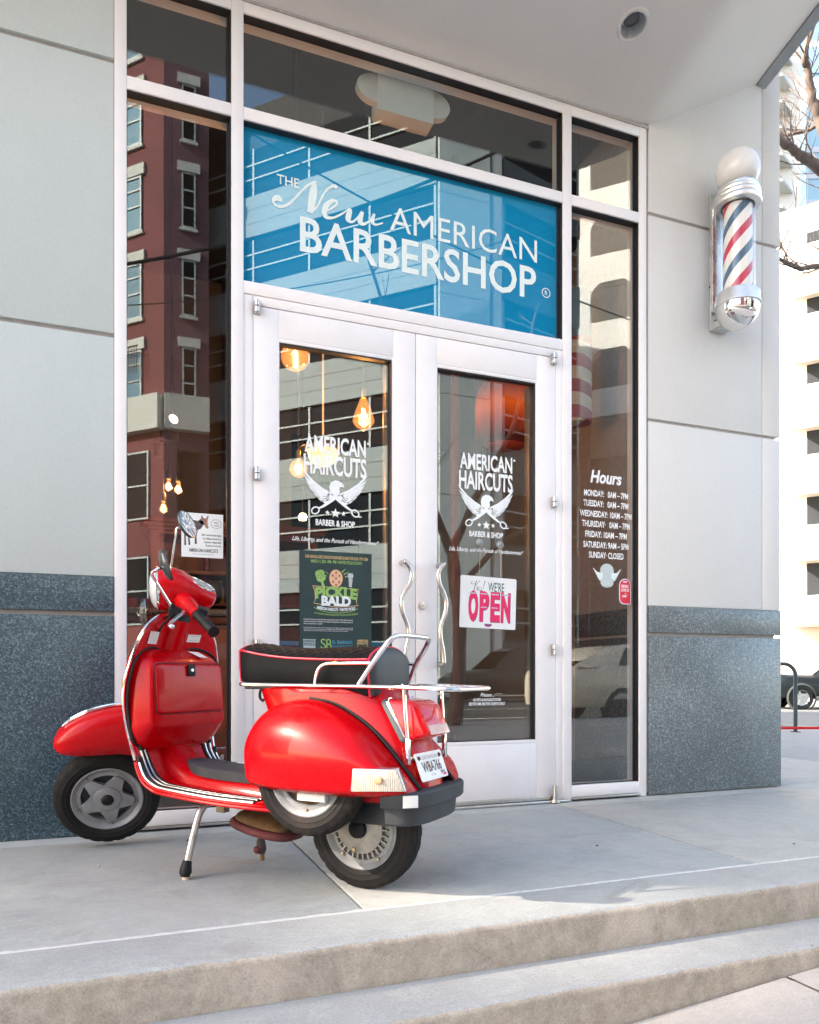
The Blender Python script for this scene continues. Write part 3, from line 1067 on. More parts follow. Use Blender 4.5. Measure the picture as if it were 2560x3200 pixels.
for (u, cxx) in ((-.0575, 1.889), (.0700, 2.016)):
    cup = MB()
    Mc = Matrix.Translation((u, .0385, .334 if u < 0 else .333)) @ Matrix.Rotation(R(90), 4, 'X')
    cup.lathe([(.0, .013), (.005, .013), (.006, .009), (.012, .006), (.023, .001), (.0235, .0)], 24, Mc)
    cup.build('suction_cup', plain('clear plastic cup', (.62, .66, .64), .12, spec=.8, trans=.6), os_, smooth=50)
    ch = MB()
    zb, zt = .140, .320
    ux = -.0585 if u < 0 else .0745
    n = 46
    ch.tube([(lerp(ux, u, k / n) + (.0011 if k % 2 else -.0011), .0305 - .004 * 0, lerp(zb, zt, k / n)) for k in range(n + 1)], .0011, 6)
    ch.build('chain', M_steel, os_)

# event poster
pst = MB().box(.876, 1.2625, .0378, .0386, .775, 1.3725).build('event_poster', plain('poster dark green', (.009, .034, .036), .45, var=.25, scale=6), None, smooth=0)
tag(pst, 'dark green fundraiser poster taped to the left door glass above the seat', 'poster')
M_pg = plain('poster green', (.26, .44, .11), .5, var=.1, scale=60)
M_pt = plain('poster tan', (.62, .42, .17), .5, var=.05)
M_pw = plain('poster white', (.72, .75, .75), .5, var=.05)
M_pk = plain('poster peach', (.72, .40, .24), .5, var=.1, scale=30)
M_pb = plain('poster blue', (.05, .26, .40), .5, var=.05)
Yp = .0374
words('lettering', 'OUR ANNUAL KIDS CANCER FUNDRAISER IS BACK FOR OUR 17TH YEAR', pst, .905, 1.243, 1.335, .0150, M_pt, y=Yp, bold=.02)
words('lettering', 'MARCH 11, 2026 · 6PM - 9PM · PAINTED PICKLE ATLANTA', pst, .936, 1.210, 1.312, .0150, M_pg, y=Yp, bold=.02)
rays = []
for k in range(-4, 5):
    if abs(k) < 2: continue
    a = R(90 - 19 * k)
    rays.append([(1.068 + .050 * math.cos(a) - .004 * math.sin(a), 1.238 + .042 * math.sin(a)), (1.068 + .088 * math.cos(a), 1.240 + .064 * math.sin(a)), (1.068 + .050 * math.cos(a) + .004 * math.sin(a), 1.238 + .042 * math.sin(a) - .006)])
flat('ray', rays, M_pg, pst, at(0, Yp, 0))
ell = lambda cx, cz, a, b, n=20: [(cx + a * math.cos(2 * PI * k / n), cz + b * math.sin(2 * PI * k / n)) for k in range(n)]
flat('ball', [ell(1.068, 1.235, .036, .046)], M_pk, pst, at(0, Yp, 0))
flat('ball_hole', [ell(1.068 + u, 1.235 + v, .006, .007, 10) for u, v in ((0, 0), (-.018, .014), (.018, .014), (-.016, -.018), (.016, -.018), (0, .030), (0, -.034))], plain('poster brown', (.30, .15, .10), .5), pst, at(0, Yp - .0003, 0))
pd = Matrix.Translation((.985, 0, 1.245)) @ Matrix.Rotation(R(18), 4, 'Y')
flat('paddle', [rrect(.048, .060, .016, 4), [(-.007, -.030), (.007, -.030), (.007, -.056), (-.007, -.056)]], M_pg, pst, Matrix.Translation((.985, Yp, 1.245)) @ Matrix.Rotation(R(-16), 4, 'Y'))
flat('paddle_hole', [ell(.975 + u, 1.248 + v, .003, .003, 8) for u, v in ((0, 0), (.012, .01), (.02, -.004), (.005, .018), (.010, -.014), (-.004, -.012))], M_ink, pst, at(0, Yp - .0003, 0))
flat('clipper', [rrect(.030, .026, .008, 4, 1.146, 1.252), [(1.136, 1.240), (1.158, 1.236), (1.152, 1.192), (1.138, 1.194)]], plain('poster grey', (.45, .48, .48), .5), pst, at(0, Yp, 0))
bn = [[(.945, 1.192), (1.192, 1.182), (1.184, 1.160), (1.178, 1.112), (1.190, 1.098), (1.068, 1.086), (.948, 1.104), (.958, 1.118), (.956, 1.166), (.945, 1.192)]]
strokes('banner_edge', [[(u, v, .0016) for u, v in bn[0]]], M_pt, pst, at(0, Yp, 0), n=1)
words('lettering', 'PICKLE', pst, .958, 1.182, 1.139, .050, M_pg, y=Yp, bold=.055, arc=lambda u: -.14 * u * u * 5)
words('lettering', 'BALD', pst, .990, 1.148, 1.095, .045, M_pw, y=Yp - .0004, bold=.055)
words('lettering', 'AMERICAN HAIRCUTS · PAINTED PICKLE', pst, .965, 1.172, 1.066, .0145, M_pw, y=Yp, bold=.04, arc=lambda u: .9 * u * u)
strokes('banner_ribbon', [[(.950, 1.082, .0015), (1.0, 1.063, .0015), (1.068, 1.056, .0015), (1.14, 1.063, .0015), (1.186, 1.082, .0015)]], M_pg, pst, at(0, Yp, 0))
words('lettering', "A ST. BALDRICK'S HEAD SHAVING EVENT FOR KIDS CANCER RESEARCH", pst, .952, 1.186, 1.041, .0085, M_pg, y=Yp, bold=.02, arc=lambda u: .7 * u * u)
for (tx, z, w) in (('Since 2010, the American Haircuts Barbershop events have raised over $1.7 million dollars for research', 1.017, .262), ("funded by the St. Baldrick's Foundation and we need your help again! Join us in the fight and sign up to", 1.006, .262), ('shave your head, donate, or volunteer!', .995, .098),
                   ("As the largest private funder of childhood cancer research grants, the St. Baldrick's Foundation supports over 400", .976, .262), ('institutions to find cures and better treatments for all childhood cancers, including research right here in Atlanta', .968, .262), ('your help. For more information ask any member of the team about the evening', .960, .235)):
    words('lettering', tx, pst, .897, .897 + w, z, .0066 if z > .99 else .0045, M_pw, y=Yp, bold=.01)
flat('club_badge', [[(.893, .918), (.961, .918), (.958, .912), (.958, .842), (.896, .842), (.896, .912)]], plain('poster pale blue', (.36, .46, .47), .5), pst, at(0, Yp, 0))
words('lettering', 'PAINTED', pst, .900, .954, .9015, .0115, M_ink, y=Yp - .0004, bold=.03)
words('lettering', 'PICKLE', pst, .900, .954, .886, .0115, M_ink, y=Yp - .0004, bold=.03)
strokes('foundation_mark', [[(1.012, .914, .003), (.996, .918, .003), (.990, .904, .003), (1.008, .890, .003), (1.010, .876, .003), (.994, .872, .003), (.988, .882, .003)], [(1.020, .872, .003), (1.020, .914, .003), (1.036, .914, .003), (1.036, .896, .003), (1.022, .894, .003), (1.040, .888, .003), (1.038, .872, .003), (1.020, .872, .003)]], M_pg, pst, at(0, Yp, 0), n=5)
words('lettering', "St. Baldrick's", pst, 1.047, 1.156, .897, .0165, M_pb, y=Yp, bold=.02)
words('lettering', 'FOUNDATION', pst, 1.047, 1.156, .878, .010, M_pb, y=Yp, bold=.01)
words('lettering', 'AMERICAN', pst, 1.182, 1.242, .909, .0105, M_pt, y=Yp, bold=.03)
words('lettering', 'HAIRCUTS', pst, 1.182, 1.242, .895, .0105, M_pt, y=Yp, bold=.03)
wg = []
for s in (1, -1):
    for k in range(5):
        wg.append([(1.212 + s * .004, .846 + .004 * k, .0016), (1.212 + s * .018, .850 + .007 * k, .0026), (1.212 + s * .030, .860 + .008 * k, .001)])
strokes('wing_mark', wg, M_pt, pst, at(0, Yp, 0), n=2)
words('lettering', 'GET INVOLVED AT PICKLEBALD', pst, .995, 1.150, .845, .0105, M_pg, y=Yp, bold=.02)

# ---------------------------------------------------------------- barber pole on the pier
bp = empty('barber_pole', (3.545, -.175, 2.84))
tag(bp, 'lit style barber pole with frosted globe and chrome caps on the right pier', 'barber pole')
M_alu = plain('polished aluminium', (.80, .80, .78), .42, 1.0, var=.06, scale=18)
M_chr = plain('chrome', (.82, .80, .78), .07, 1.0, var=.03)
M_globe = NT('frosted globe')
_n = M_globe.noise(5, 4, .6)
M_globe = M_globe.set(col=M_globe.ramp(_n, [(.3, (.66, .645, .62)), (.7, (.76, .745, .72))]), rough=.22, spec=.5)
t_ = NT('barber stripes')
tc = t_.n('ShaderNodeTexCoord')
sx = t_.n('ShaderNodeSeparateXYZ')
t_.l(tc.outputs['Object'], sx.inputs[0])
an = t_.n('ShaderNodeMath', operation='ARCTAN2')
t_.l(sx.outputs[1], an.inputs[0]); t_.l(sx.outputs[0], an.inputs[1])
m1 = t_.n('ShaderNodeMath', operation='MULTIPLY'); m1.inputs[1].default_value = -2 / (2 * PI)
t_.l(an.outputs[0], m1.inputs[0])
m2 = t_.n('ShaderNodeMath', operation='MULTIPLY_ADD'); m2.inputs[1].default_value = 1 / .285; 
t_.l(sx.outputs[2], m2.inputs[0]); t_.l(m1.outputs[0], m2.inputs[2])
m3 = t_.n('ShaderNodeMath', operation='FRACT')
m4 = t_.n('ShaderNodeMath', operation='ADD'); m4.inputs[1].default_value = 10.0 + .47
t_.l(m2.outputs[0], m4.inputs[0]); t_.l(m4.outputs[0], m3.inputs[0])
cr = t_.ramp(m3.outputs[0], [(0, (.52, .04, .085)), (.21, (.76, .74, .70)), (.5, (.06, .13, .21)), (.71, (.76, .74, .70))], 'CONSTANT')
M_stripe = t_.set(col=cr, rough=.35)
gl_ = NT('pole glass sleeve')
M_sleeve = glass_mat('pole glass sleeve', tint=(.99, .99, .99), refl=.03)
MB().lathe([(.001, .872)] + [(.0, .872)][:0] + [(.128 * math.sin(R(a)), .960 - .128 * math.cos(R(a)) + .010) for a in range(35, 181, 6)] + [(.0005, 1.098)], 40).build('globe', M_globe, bp, smooth=60)
MB().lathe([(.0, .868), (.070, .870), (.112, .866), (.121, .858), (.121, .842), (.126, .838), (.131, .826), (.127, .815), (.131, .812), (.135, .798), (.130, .786), (.134, .784), (.139, .768), (.134, .752), (.112, .748), (.099, .748)], 48).build('top_cap', M_alu, bp, smooth=50)
MB().lathe([(.0835, .745), (.0835, .225)], 48).build('striped_cylinder', M_stripe, bp)
MB().lathe([(.0985, .748), (.0985, .222)], 48).build('glass_sleeve', M_sleeve, bp)
MB().lathe([(.0, .228), (.1, .228), (.118, .222), (.126, .212), (.128, .160), (.134, .152), (.136, .142), (.131, .138), (.126, .138)], 48).build('bottom_ring', M_alu, bp, smooth=50)
MB().lathe([(.127, .139)] + [(.127 * math.cos(R(a)), .139 - .132 * math.sin(R(a)) ** .9) for a in range(6, 90, 6)] + [(.001, .006)], 48).build('bottom_dome', M_chr, bp, smooth=60)
m_ = MB()
m_.box(-.062, .062, .155, .175, .055, .905, bev=.003)
m_.box(-.062, -.056, .07, .156, .055, .140, bev=.002)
m_.box(-.055, .055, .07, .156, .056, .062)
m_.box(-.05, .05, .09, .156, .80, .90, bev=.004)
m_.build('wall_bracket', plain('weathered aluminium', (.55, .57, .57), .4, .8, var=.15, scale=14), bp)
for dx in (-.085, -.066):
    MB().tube([(dx, .115, .15), (dx, .115, .78)], .0085, 10).build('side_rod', M_chr, bp)
for (x, z) in ((-.058, .33), (-.057, .10)):
    MB().lathe([(.0, -.003), (.005, -.003), (.006, 0)], 10, Matrix.Translation((-.0625, .12 if z < .2 else .166, z)) @ Matrix.Rotation(R(90), 4, 'Y')).build('bolt', M_gasket, bp)

# ================================================================ inside the shop
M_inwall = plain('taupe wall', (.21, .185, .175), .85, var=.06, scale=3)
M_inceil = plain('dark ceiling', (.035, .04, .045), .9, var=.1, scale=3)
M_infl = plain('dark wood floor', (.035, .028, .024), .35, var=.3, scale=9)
M_wood = NT('cabinet wood')
_n = M_wood.noise(3.5, 5, .6, stretch=(1, 1, .15), dist=1.2)
M_wood = M_wood.set(col=M_wood.ramp(_n, [(.3, (.13, .035, .02)), (.7, (.26, .085, .045))]), rough=.4)
M_inor = plain('tan counter front', (.40, .16, .085), .6, var=.12, scale=6)
rm = struct(empty('shop_interior'))
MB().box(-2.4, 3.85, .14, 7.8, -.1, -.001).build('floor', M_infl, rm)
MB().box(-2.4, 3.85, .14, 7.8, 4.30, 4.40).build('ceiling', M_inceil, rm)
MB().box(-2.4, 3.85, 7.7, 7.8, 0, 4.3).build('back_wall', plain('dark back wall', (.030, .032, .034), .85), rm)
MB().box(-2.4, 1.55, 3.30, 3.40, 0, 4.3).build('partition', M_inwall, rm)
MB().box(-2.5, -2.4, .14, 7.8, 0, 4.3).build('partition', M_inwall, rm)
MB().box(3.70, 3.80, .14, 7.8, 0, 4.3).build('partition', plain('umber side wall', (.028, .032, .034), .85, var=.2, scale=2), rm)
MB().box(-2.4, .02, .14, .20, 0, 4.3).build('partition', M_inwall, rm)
m_ = MB()
m_.box(-2.4, 3.69, 3.6, 3.75, 3.1, 4.29)
m_.box(.9, 1.15, 3.0, 3.25, 0, 4.29)
m_.build('bulkhead', M_inwall, rm)

ct = empty('reception_counter', (0.3, 1.25, 0))
tag(ct, 'wooden reception counter with dark stone top inside the left window', 'counter')
MB().box(-.9, .42, -.22, .30, 0, 1.065, bev=.004).build('counter_body', M_inor, ct)
MB().box(-.93, .45, -.25, .33, 1.095, 1.135, bev=.006).build('counter_top', plain('brown stone', (.22, .19, .17), .2, var=.4, scale=60), ct)
MB().box(-.92, .44, -.24, .32, 1.045, 1.095, bev=.01).build('moulding', M_wood, ct)

cb = empty('wall_cabinet', (.62, 2.95, 0))
tag(cb, 'dark wooden back bar cabinet with cornice behind the donkey card', 'cabinet')
MB().box(-.36, 1.0, .0, .06, .0, 1.86).build('back_panel', M_wood, cb)
for x in (-.36, .28, .93):
    MB().box(x, x + .07, -.36, .0, .0, 1.86, bev=.004).build('upright', M_wood, cb)
for z in (.9, 1.30, 1.55):
    MB().box(-.29, .93, -.34, .0, z, z + .03, bev=.003).build('shelf', M_wood, cb)
m_ = MB()
for k, (o_, z) in enumerate(((.0, 1.86), (.02, 1.89), (.055, 1.915), (.075, 1.945))):
    m_.box(-.36 - o_, 1.0 + o_, -.36 - o_, .06, z, z + .032, bev=.004)
m_.build('cornice', M_wood, cb)
rb = random.Random(5)
bcol = [(.12, .05, .02), (.03, .07, .05), (.30, .26, .2), (.15, .02, .02), (.4, .3, .12)]
for k in range(9):
    b = MB()
    hh = .14 + .07 * rb.random()
    b.lathe([(.0, 0), (.028, 0), (.03, .01), (.03, hh * .6), (.012, hh * .78), (.012, hh), (.0, hh)], 12)
    o = b.build('bottle', plain('bottle colour', bcol[k % 5], .15), None)
    o.location = (.40 + .105 * k, 2.72 + .05 * (k % 2), 1.33 if k % 3 else 1.58)
    od_ = ['first', 'second', 'third', 'fourth', 'fifth', 'sixth'][sum(1 for q in range(k) if (q % 3 == 0) == (k % 3 == 0))]
    tag(o, '%s bottle, %s from the left on the %s shelf of the back bar cabinet' % (['brown', 'dark green', 'cream', 'dark red', 'amber'][k % 5], od_, 'lower' if k % 3 else 'upper'), 'bottle', 'bottles in the back bar cabinet')
M_red2 = plain('dark red box', (.25, .03, .03), .6)
for k in range(2):
    o = MB().box(-.04, .04, -.04, .04, 0, .07, bev=.004).build('box', [M_red2, plain('blue box', (.06, .08, .16), .6)][k], None)
    o.location = (.085 + .095 * k, 1.22, 1.136)
    tag(o, ['small dark red box on the counter inside the left window', 'small navy box beside the red one on the counter'][k], 'box')

M_glow = emit_mat('glowing filament', (1.0, .62, .26), 26.0)
M_glowS = emit_mat('glowing spot lamp', (1.0, .66, .34), 3.2)
M_amber = NT('amber bulb glass')
for q in (M_amber.b,):
    M_amber.t.nodes.remove(q)
_tr = M_amber.n('ShaderNodeBsdfTransparent'); _tr.inputs[0].default_value = (1.0, .66, .40, 1)
_gl = M_amber.n('ShaderNodeBsdfGlossy'); _gl.inputs['Roughness'].default_value = .03
_em = M_amber.n('ShaderNodeEmission'); _em.inputs[0].default_value = (1.0, .36, .10, 1); _em.inputs[1].default_value = .22
_ad = M_amber.n('ShaderNodeAddShader'); M_amber.l(_tr.outputs[0], _ad.inputs[0]); M_amber.l(_em.outputs[0], _ad.inputs[1])
_lw = M_amber.n('ShaderNodeLayerWeight'); _lw.inputs[0].default_value = .25
_mx = M_amber.n('ShaderNodeMixShader')
M_amber.l(_lw.outputs['Facing'], _mx.inputs[0]); M_amber.l(_ad.outputs[0], _mx.inputs[1]); M_amber.l(_gl.outputs[0], _mx.inputs[2]); M_amber.l(_mx.outputs[0], M_amber.o.inputs['Surface'])
M_amber = M_amber.m
M_brass = plain('aged brass', (.40, .26, .12), .35, 1.0)
M_cable = plain('grey flex', (.10, .11, .11), .7)
M_blk = plain('black metal', (.02, .02, .022), .5)


def pendant(loc, prof, label, rad, h, ztop, power, fil=(.008, .07), cable=M_cable, coil=True):
    """a hanging filament bulb: flex, socket, glass envelope, glowing coil"""
    e = empty('pendant_bulb', loc)
    tag(e, label, 'light bulb')
    MB().tube([(0, 0, h + .055), (0, 0, ztop - loc[2])], .0035, 8).build('flex', cable, e)
    MB().lathe([(.0, h + .058), (.010, h + .056), (.016, h + .045), (.016, h), (.0, h)], 14).build('socket', M_brass if cable is M_cable else M_blk, e)
    MB().lathe(prof, 28).build('bulb_glass', M_amber, e, smooth=60)
    n = 60
    z0, z1 = fil[1] * .35, h * .66
    r_ = fil[0]
    if coil:
        MB().tube([(r_ * math.cos(k * .9), r_ * math.sin(k * .9), lerp(z0, z1, k / n)) for k in range(n + 1)], r_ * .42, 5).build('filament', M_glow, e)
    ld = bpy.data.lights.new('bulb_light', 'POINT')
    ld.energy = power * 1.0
    ld.color = (1.0, .60, .30)
    ld.shadow_soft_size = .03
    lo = bpy.data.objects.new('bulb_light', ld)
    C.objects.link(lo)
    lo.parent = e
    lo.location = (0, 0, h * .4)
    return e


pear = lambda R_, h: [(.001, -.004), (R_ * .18, -.003), (R_ * .22, .004), (R_ * .55, .014), (R_ * .86, .034), (R_, h * .27), (R_ * .95, h * .38), (R_ * .72, h * .62), (R_ * .42, h * .88), (R_ * .30, h)]
globe_p = lambda R_: [(.001, 0)] + [(R_ * math.sin(R(a)), R_ - R_ * math.cos(R(a))) for a in range(12, 160, 8)] + [(R_ * .28, 2 * R_)]
small = lambda R_, h: [(.001, 0), (R_ * .5, .006), (R_ * .9, h * .16), (R_, h * .30), (R_ * .8, h * .55), (R_ * .5, h * .8), (R_ * .4, h)]
pendant((1.372, .52, 2.184), pear(.066, .190), 'large pear shaped amber filament bulb hanging behind the left door glass', .066, .190, 4.3, 3.0)
pendant((.957, .50, 2.467), globe_p(.082), 'big amber globe bulb at the top corner of the left door glass', .082, .164, 4.3, 3.0)
pendant((.975, .50, 1.860), globe_p(.052), 'amber globe bulb hanging beside the lettering on the left door', .052, .104, 4.3, 2.0)
for (x, y, z, lb) in ((.318, 1.30, 1.905, 'left upper bulb of the three bulb cluster in the left window'), (.378, 1.30, 1.892, 'right upper bulb of the three bulb cluster in the left window'), (.287, 1.30, 1.762, 'lowest bulb of the three bulb cluster in the left window')):
    o = pendant((x, y, z), small(.023, .078), lb, .023, .078, 2.26, 1.5, fil=(.0062, .05), cable=M_blk)
    o['group'] = 'bulb cluster in the left window'
# ceiling track with two spot heads
ts = empty('track_spotlight', (.34, 1.30, 2.26))
tag(ts, 'black ceiling spotlight with a glowing round lens above the bulb cluster', 'spotlight')
MB().box(-.075, .04, -.03, .03, -.04, .035, bev=.006).build('spot_body', M_blk, ts)
MB().tube([(0, 0, .02), (0, 0, 2.03)], .009, 8).build('stem', M_blk, ts)
Ms = Matrix.Translation((.005, -.035, .098)) @ Matrix.Rotation(R(78), 4, 'X') @ Matrix.Rotation(R(24), 4, 'Y')
MB().lathe([(.0, .012), (.024, .010), (.030, .0)], 24, Ms).build('spot_lens', M_glowS, ts)
MB().lathe([(.031, .004), (.033, -.02), (.028, -.075), (.0, -.08)], 24, Ms).build('spot_head', M_blk, ts)
MB().lathe([(.0, -.14), (.026, -.14), (.031, -.12), (.031, -.065), (.0, -.06)], 20, Matrix.Translation((-.085, 0, 0))).build('sensor', M_blk, ts)
# dome pendant with a bowl of light under it
dp = empty('dome_pendant', (1.225, .90, 2.06))
tag(dp, 'glowing cream glass bowl pendant behind the left door lettering', 'pendant lamp')
MB().tube([(0, 0, .19), (0, 0, 2.24)], .007, 10).build('stem', plain('pale stem', (.62, .62, .58), .5), dp)
MB().lathe([(.0, .19), (.03, .185), (.09, .15), (.125, .105), (.128, .10)], 32).build('glass_hood', M_sleeve, dp)
MB().lathe([(.0, -.01), (.05, .0), (.085, .03), (.10, .075), (.105, .09), (.10, .092), (.094, .078)], 32).build('bowl', emit_mat('lit cream glass', (1.0, .62, .30), .42), dp)
MB().lathe([(.106, .086), (.150, .094), (.152, .098), (.106, .098)], 32).build('rim', M_brass, dp)
sl = empty('wall_spot', (1.20, 1.35, 1.79))
tag(sl, 'small bright lamp inside the left door below the lettering', 'lamp')
MB().lathe([(.0, 0), (.026, .006), (.03, .03), (.02, .05), (.0, .055)], 20).build('lamp_glass', M_glowS, sl)
MB().tube([(0, 0, .05), (.0, .0, 2.5)], .005, 6).build('stem', M_blk, sl)
# orange drum shade
od = empty('drum_lampshade', (2.76, 1.35, 2.50))
tag(od, 'glowing orange drum lampshade inside the right door', 'lampshade')
t_ = NT('lit orange shade')
_sx = t_.n('ShaderNodeSeparateXYZ'); t_.l(t_.pos(), _sx.inputs[0])
_m = t_.n('ShaderNodeMath', operation='MULTIPLY'); _m.inputs[1].default_value = 1 / .46
t_.l(_sx.outputs[2], _m.inputs[0])
_c = t_.ramp(_m.outputs[0], [(0, (.012, .001, .0)), (.25, (.07, .006, .001)), (.52, (.17, .022, .002)), (.8, (.05, .006, .002)), (1, (.006, .002, .002))])
t_.l(_c, t_.b.inputs['Emission Color']); t_.b.inputs['Emission Strength'].default_value = 1.0
t_.set(col=(.04, .01, .005), rough=.8, spec=.1)
MB().lathe([(.16, -.03), (.20, .02), (.22, .15), (.22, .31), (.19, .42), (.14, .46)], 36).build('shade', t_.m, od, smooth=60)
MB().tube([(0, 0, .28), (0, 0, 1.8)], .006, 8).build('stem', M_blk, od)
# striped wooden flag on the side wall
fg = empty('wooden_flag', (3.69, 3.05, 1.75))
tag(fg, 'large striped wooden flag panel on the side wall inside the right door', 'wall panel')
M_w1 = plain('dark stained plank', (.085, .03, .02), .6, var=.3, scale=8)
M_w2 = plain('tan stained plank', (.52, .24, .11), .6, var=.25, scale=8)
for k in range(13):
    MB().box(-.03, -.002, -1.2, .95, .085 * k, .085 * k + .080, bev=.003).build('plank', M_w2 if k % 2 else M_w1, fg)
cp = empty('brown_column', (2.19, 1.0, 0))
tag(cp, 'slim brown steel column inside the right door', 'column')
MB().box(-.026, .026, -.026, .026, 0, 4.3, bev=.003).build('shaft', plain('rust brown paint', (.22, .085, .065), .5, var=.15, scale=4), cp)
# barber chair behind the headset
bc = empty('barber_chair', (.62, 2.0, 0))
tag(bc, 'black and chrome barber chair seen past the scooter headset', 'chair')
M_lea = plain('black leather', (.014, .015, .018), .3, var=.2, scale=10)
MB().lathe([(.0, .0), (.30, .0), (.31, .02), (.10, .07), (.06, .12), (.06, .45), (.0, .45)], 28).build('base', M_chr, bc)
MB().box(-.27, .27, -.25, .25, .45, .62, bev=.05).build('seat', M_lea, bc)
MB().box(-.25, .25, .18, .32, .60, 1.25, bev=.05).build('backrest', M_lea, bc)
MB().box(-.15, .15, .18, .30, 1.28, 1.46, bev=.04).build('headrest', M_lea, bc)
for s in (-1, 1):
    MB().tube(spline([(s * .30, .2, .60), (s * .31, .15, .86), (s * .31, -.22, .86), (s * .30, -.25, .60)], 6), .024, 10).build('armrest', M_chr, bc)
# second pole hanging inside, banded
ip = empty('inside_barber_pole', (2.80, .42, 2.36))
tag(ip, 'old red and cream banded barber pole hanging inside the right window', 'barber pole')
t_ = NT('old pole bands')
sx = t_.n('ShaderNodeSeparateXYZ'); t_.l(t_.pos(), sx.inputs[0])
m1 = t_.n('ShaderNodeMath', operation='MULTIPLY'); m1.inputs[1].default_value = 1 / .165
m2 = t_.n('ShaderNodeMath', operation='MULTIPLY_ADD'); m2.inputs[1].default_value = .32 / .165
t_.l(sx.outputs[0], m2.inputs[0]); t_.l(sx.outputs[2], m1.inputs[0]); t_.l(m1.outputs[0], m2.inputs[2])
m3 = t_.n('ShaderNodeMath', operation='FRACT'); t_.l(m2.outputs[0], m3.inputs[0])
M_band = t_.set(col=t_.ramp(m3.outputs[0], [(0, (.42, .09, .10)), (.5, (.72, .66, .50))], 'CONSTANT'), rough=.5)
MB().lathe([(.0, 0), (.080, 0), (.086, .008), (.086, .54), (.0, .54)], 32).build('shaft', M_band, ip)
MB().lathe([(.0, .541), (.084, .541), (.084, .84), (.07, .86), (.0, .86)], 32).build('cap', plain('grey blue cap', (.16, .27, .30), .5), ip)
MB().tube([(0, 0, .85), (0, 0, 1.94)], .006, 8).build('hanger', M_blk, ip)
# beige sign box with round lobes behind the upper glass
bx = empty('sign_box', (1.493, .15, 3.80))
tag(bx, 'beige box with round side lobes hanging behind the upper centre glass', 'sign box')
M_bei = plain('beige enamel', (.78, .73, .64), .6, var=.05, scale=8)
MB().box(-.165, .165, -.02, .09, .01, .275, bev=.003).build('case', M_bei, bx)
for s in (-1, 1):
    pl = [(s * .10, .06), (s * .10, .205)] + [(s * (.17 + .105 * math.cos(R(a))), .135 + .075 * math.sin(R(a))) for a in range(80, -90, -14)]
    MB().prism(pl, lambda u, v, w: (u, w, v), .0, .045, bev=.002).build('lobe', M_bei, bx)
MB().tube([(0, .04, .27), (0, .04, .49)], .012, 8).build('hanger', M_blk, bx)
MB().box(-.04, .10, .12, .17, .30, .345, bev=.01).build('lamp_tube', plain('grey tube', (.35, .36, .35), .5), bx)

# ================================================================ the red scooter
def red_paint(name, col):
    t = NT(name)
    n = t.noise(2.5, 4, .6)
    c = t.ramp(n, [(.3, tuple(q * .93 for q in col)), (.7, col)])
    sc_ = t.noise(90, 2, .5)
    r_ = t.ramp(t.noise(14, 4, .65), [(.35, .25), (.7, .31)])
    t.bump(t.noise(55, 3, .6), .006, .002)
    return t.set(col=c, rough=r_, spec=.15, coat=.20, coat_r=.05)


M_rp = red_paint('red scooter paint', (.50, .0012, .005))
M_tyre = NT('tyre rubber')
_n = M_tyre.noise(6, 6, .7)
_m = M_tyre.noise(60, 3, .6)
M_tyre.bump(_m, .3, .002)
M_tyre = M_tyre.set(col=M_tyre.ramp(_n, [(.3, (.006, .006, .007)), (.55, (.013, .011, .0105)), (.75, (.040, .026, .020))]), rough=.75, spec=.25)
M_rim = plain('dusty grey rim paint', (.235, .24, .245), .55, .2, var=.22, scale=10)
M_drum = plain('grimy drum alloy', (.33, .31, .28), .55, .35, var=.35, scale=14)
M_rust = NT('rusty exhaust')
_n = M_rust.noise(9, 6, .7)
M_rust.bump(M_rust.noise(60, 4, .7), .4, .003)
M_rust = M_rust.set(col=M_rust.ramp(_n, [(.3, (.05, .03, .018)), (.5, (.16, .085, .03)), (.7, (.26, .17, .08))]), rough=.85)
M_maroon = plain('maroon rust rim', (.13, .03, .03), .75, var=.35, scale=20, bumpy=.3)
M_bolt = plain('brassy bolts', (.42, .33, .20), .4, .9, var=.2, scale=60)
M_black = plain('black rubber', (.006, .0065, .0075), .55, var=.25, scale=20, spec=.3)
M_dgrey = plain('dark grey plastic', (.040, .044, .050), .6, var=.2, scale=14, bumpy=.1, spec=.3)
M_seat = NT('black vinyl seat')
M_seat.bump(M_seat.noise(260, 2, .5), .12, .001)
M_seat = M_seat.set(col=M_seat.ramp(M_seat.noise(5, 4, .6), [(.3, (.004, .0045, .0055)), (.7, (.008, .009, .011))]), rough=.55, spec=.12)
M_seatr = plain('grey black vinyl', (.035, .042, .047), .5, var=.2, scale=9, bumpy=.1)
M_pipe = plain('red piping', (.70, .012, .05), .35, var=.04)
M_chromeS = plain('scooter chrome', (.80, .80, .80), .08, 1.0, var=.05, scale=40)
M_aluS = plain('aluminium trim', (.66, .68, .69), .28, 1.0, var=.12, scale=40)
M_stand = NT('worn stand chrome')
M_stand = M_stand.set(col=M_stand.ramp(M_stand.noise(14, 5, .7), [(.35, (.34, .25, .17)), (.55, (.55, .54, .52))]), rough=.34, metal=1.0)
M_lens_r = plain('red lamp lens', (.66, .001, .006), .14, var=.1, scale=30, spec=.5, coat=.3)
M_lens_c = NT('clear ribbed lens')
_w = M_lens_c.n('ShaderNodeTexWave'); _w.inputs['Scale'].default_value = 60
M_lens_c.l(M_lens_c.pos(), _w.inputs['Vector'])
M_lens_c.bump(_w.outputs['Fac'], .5, .003)
M_lens_c = M_lens_c.set(col=M_lens_c.ramp(M_lens_c.noise(11, 3, .5), [(.40, (.50, .47, .40)), (.62, (.62, .52, .40))]), rough=.12, spec=.7, coat=.6)
M_amb = plain('amber bulb', (.66, .34, .16), .3, var=.3, scale=80)
M_wht = plain('white sticker', (.78, .77, .74), .5, var=.03)
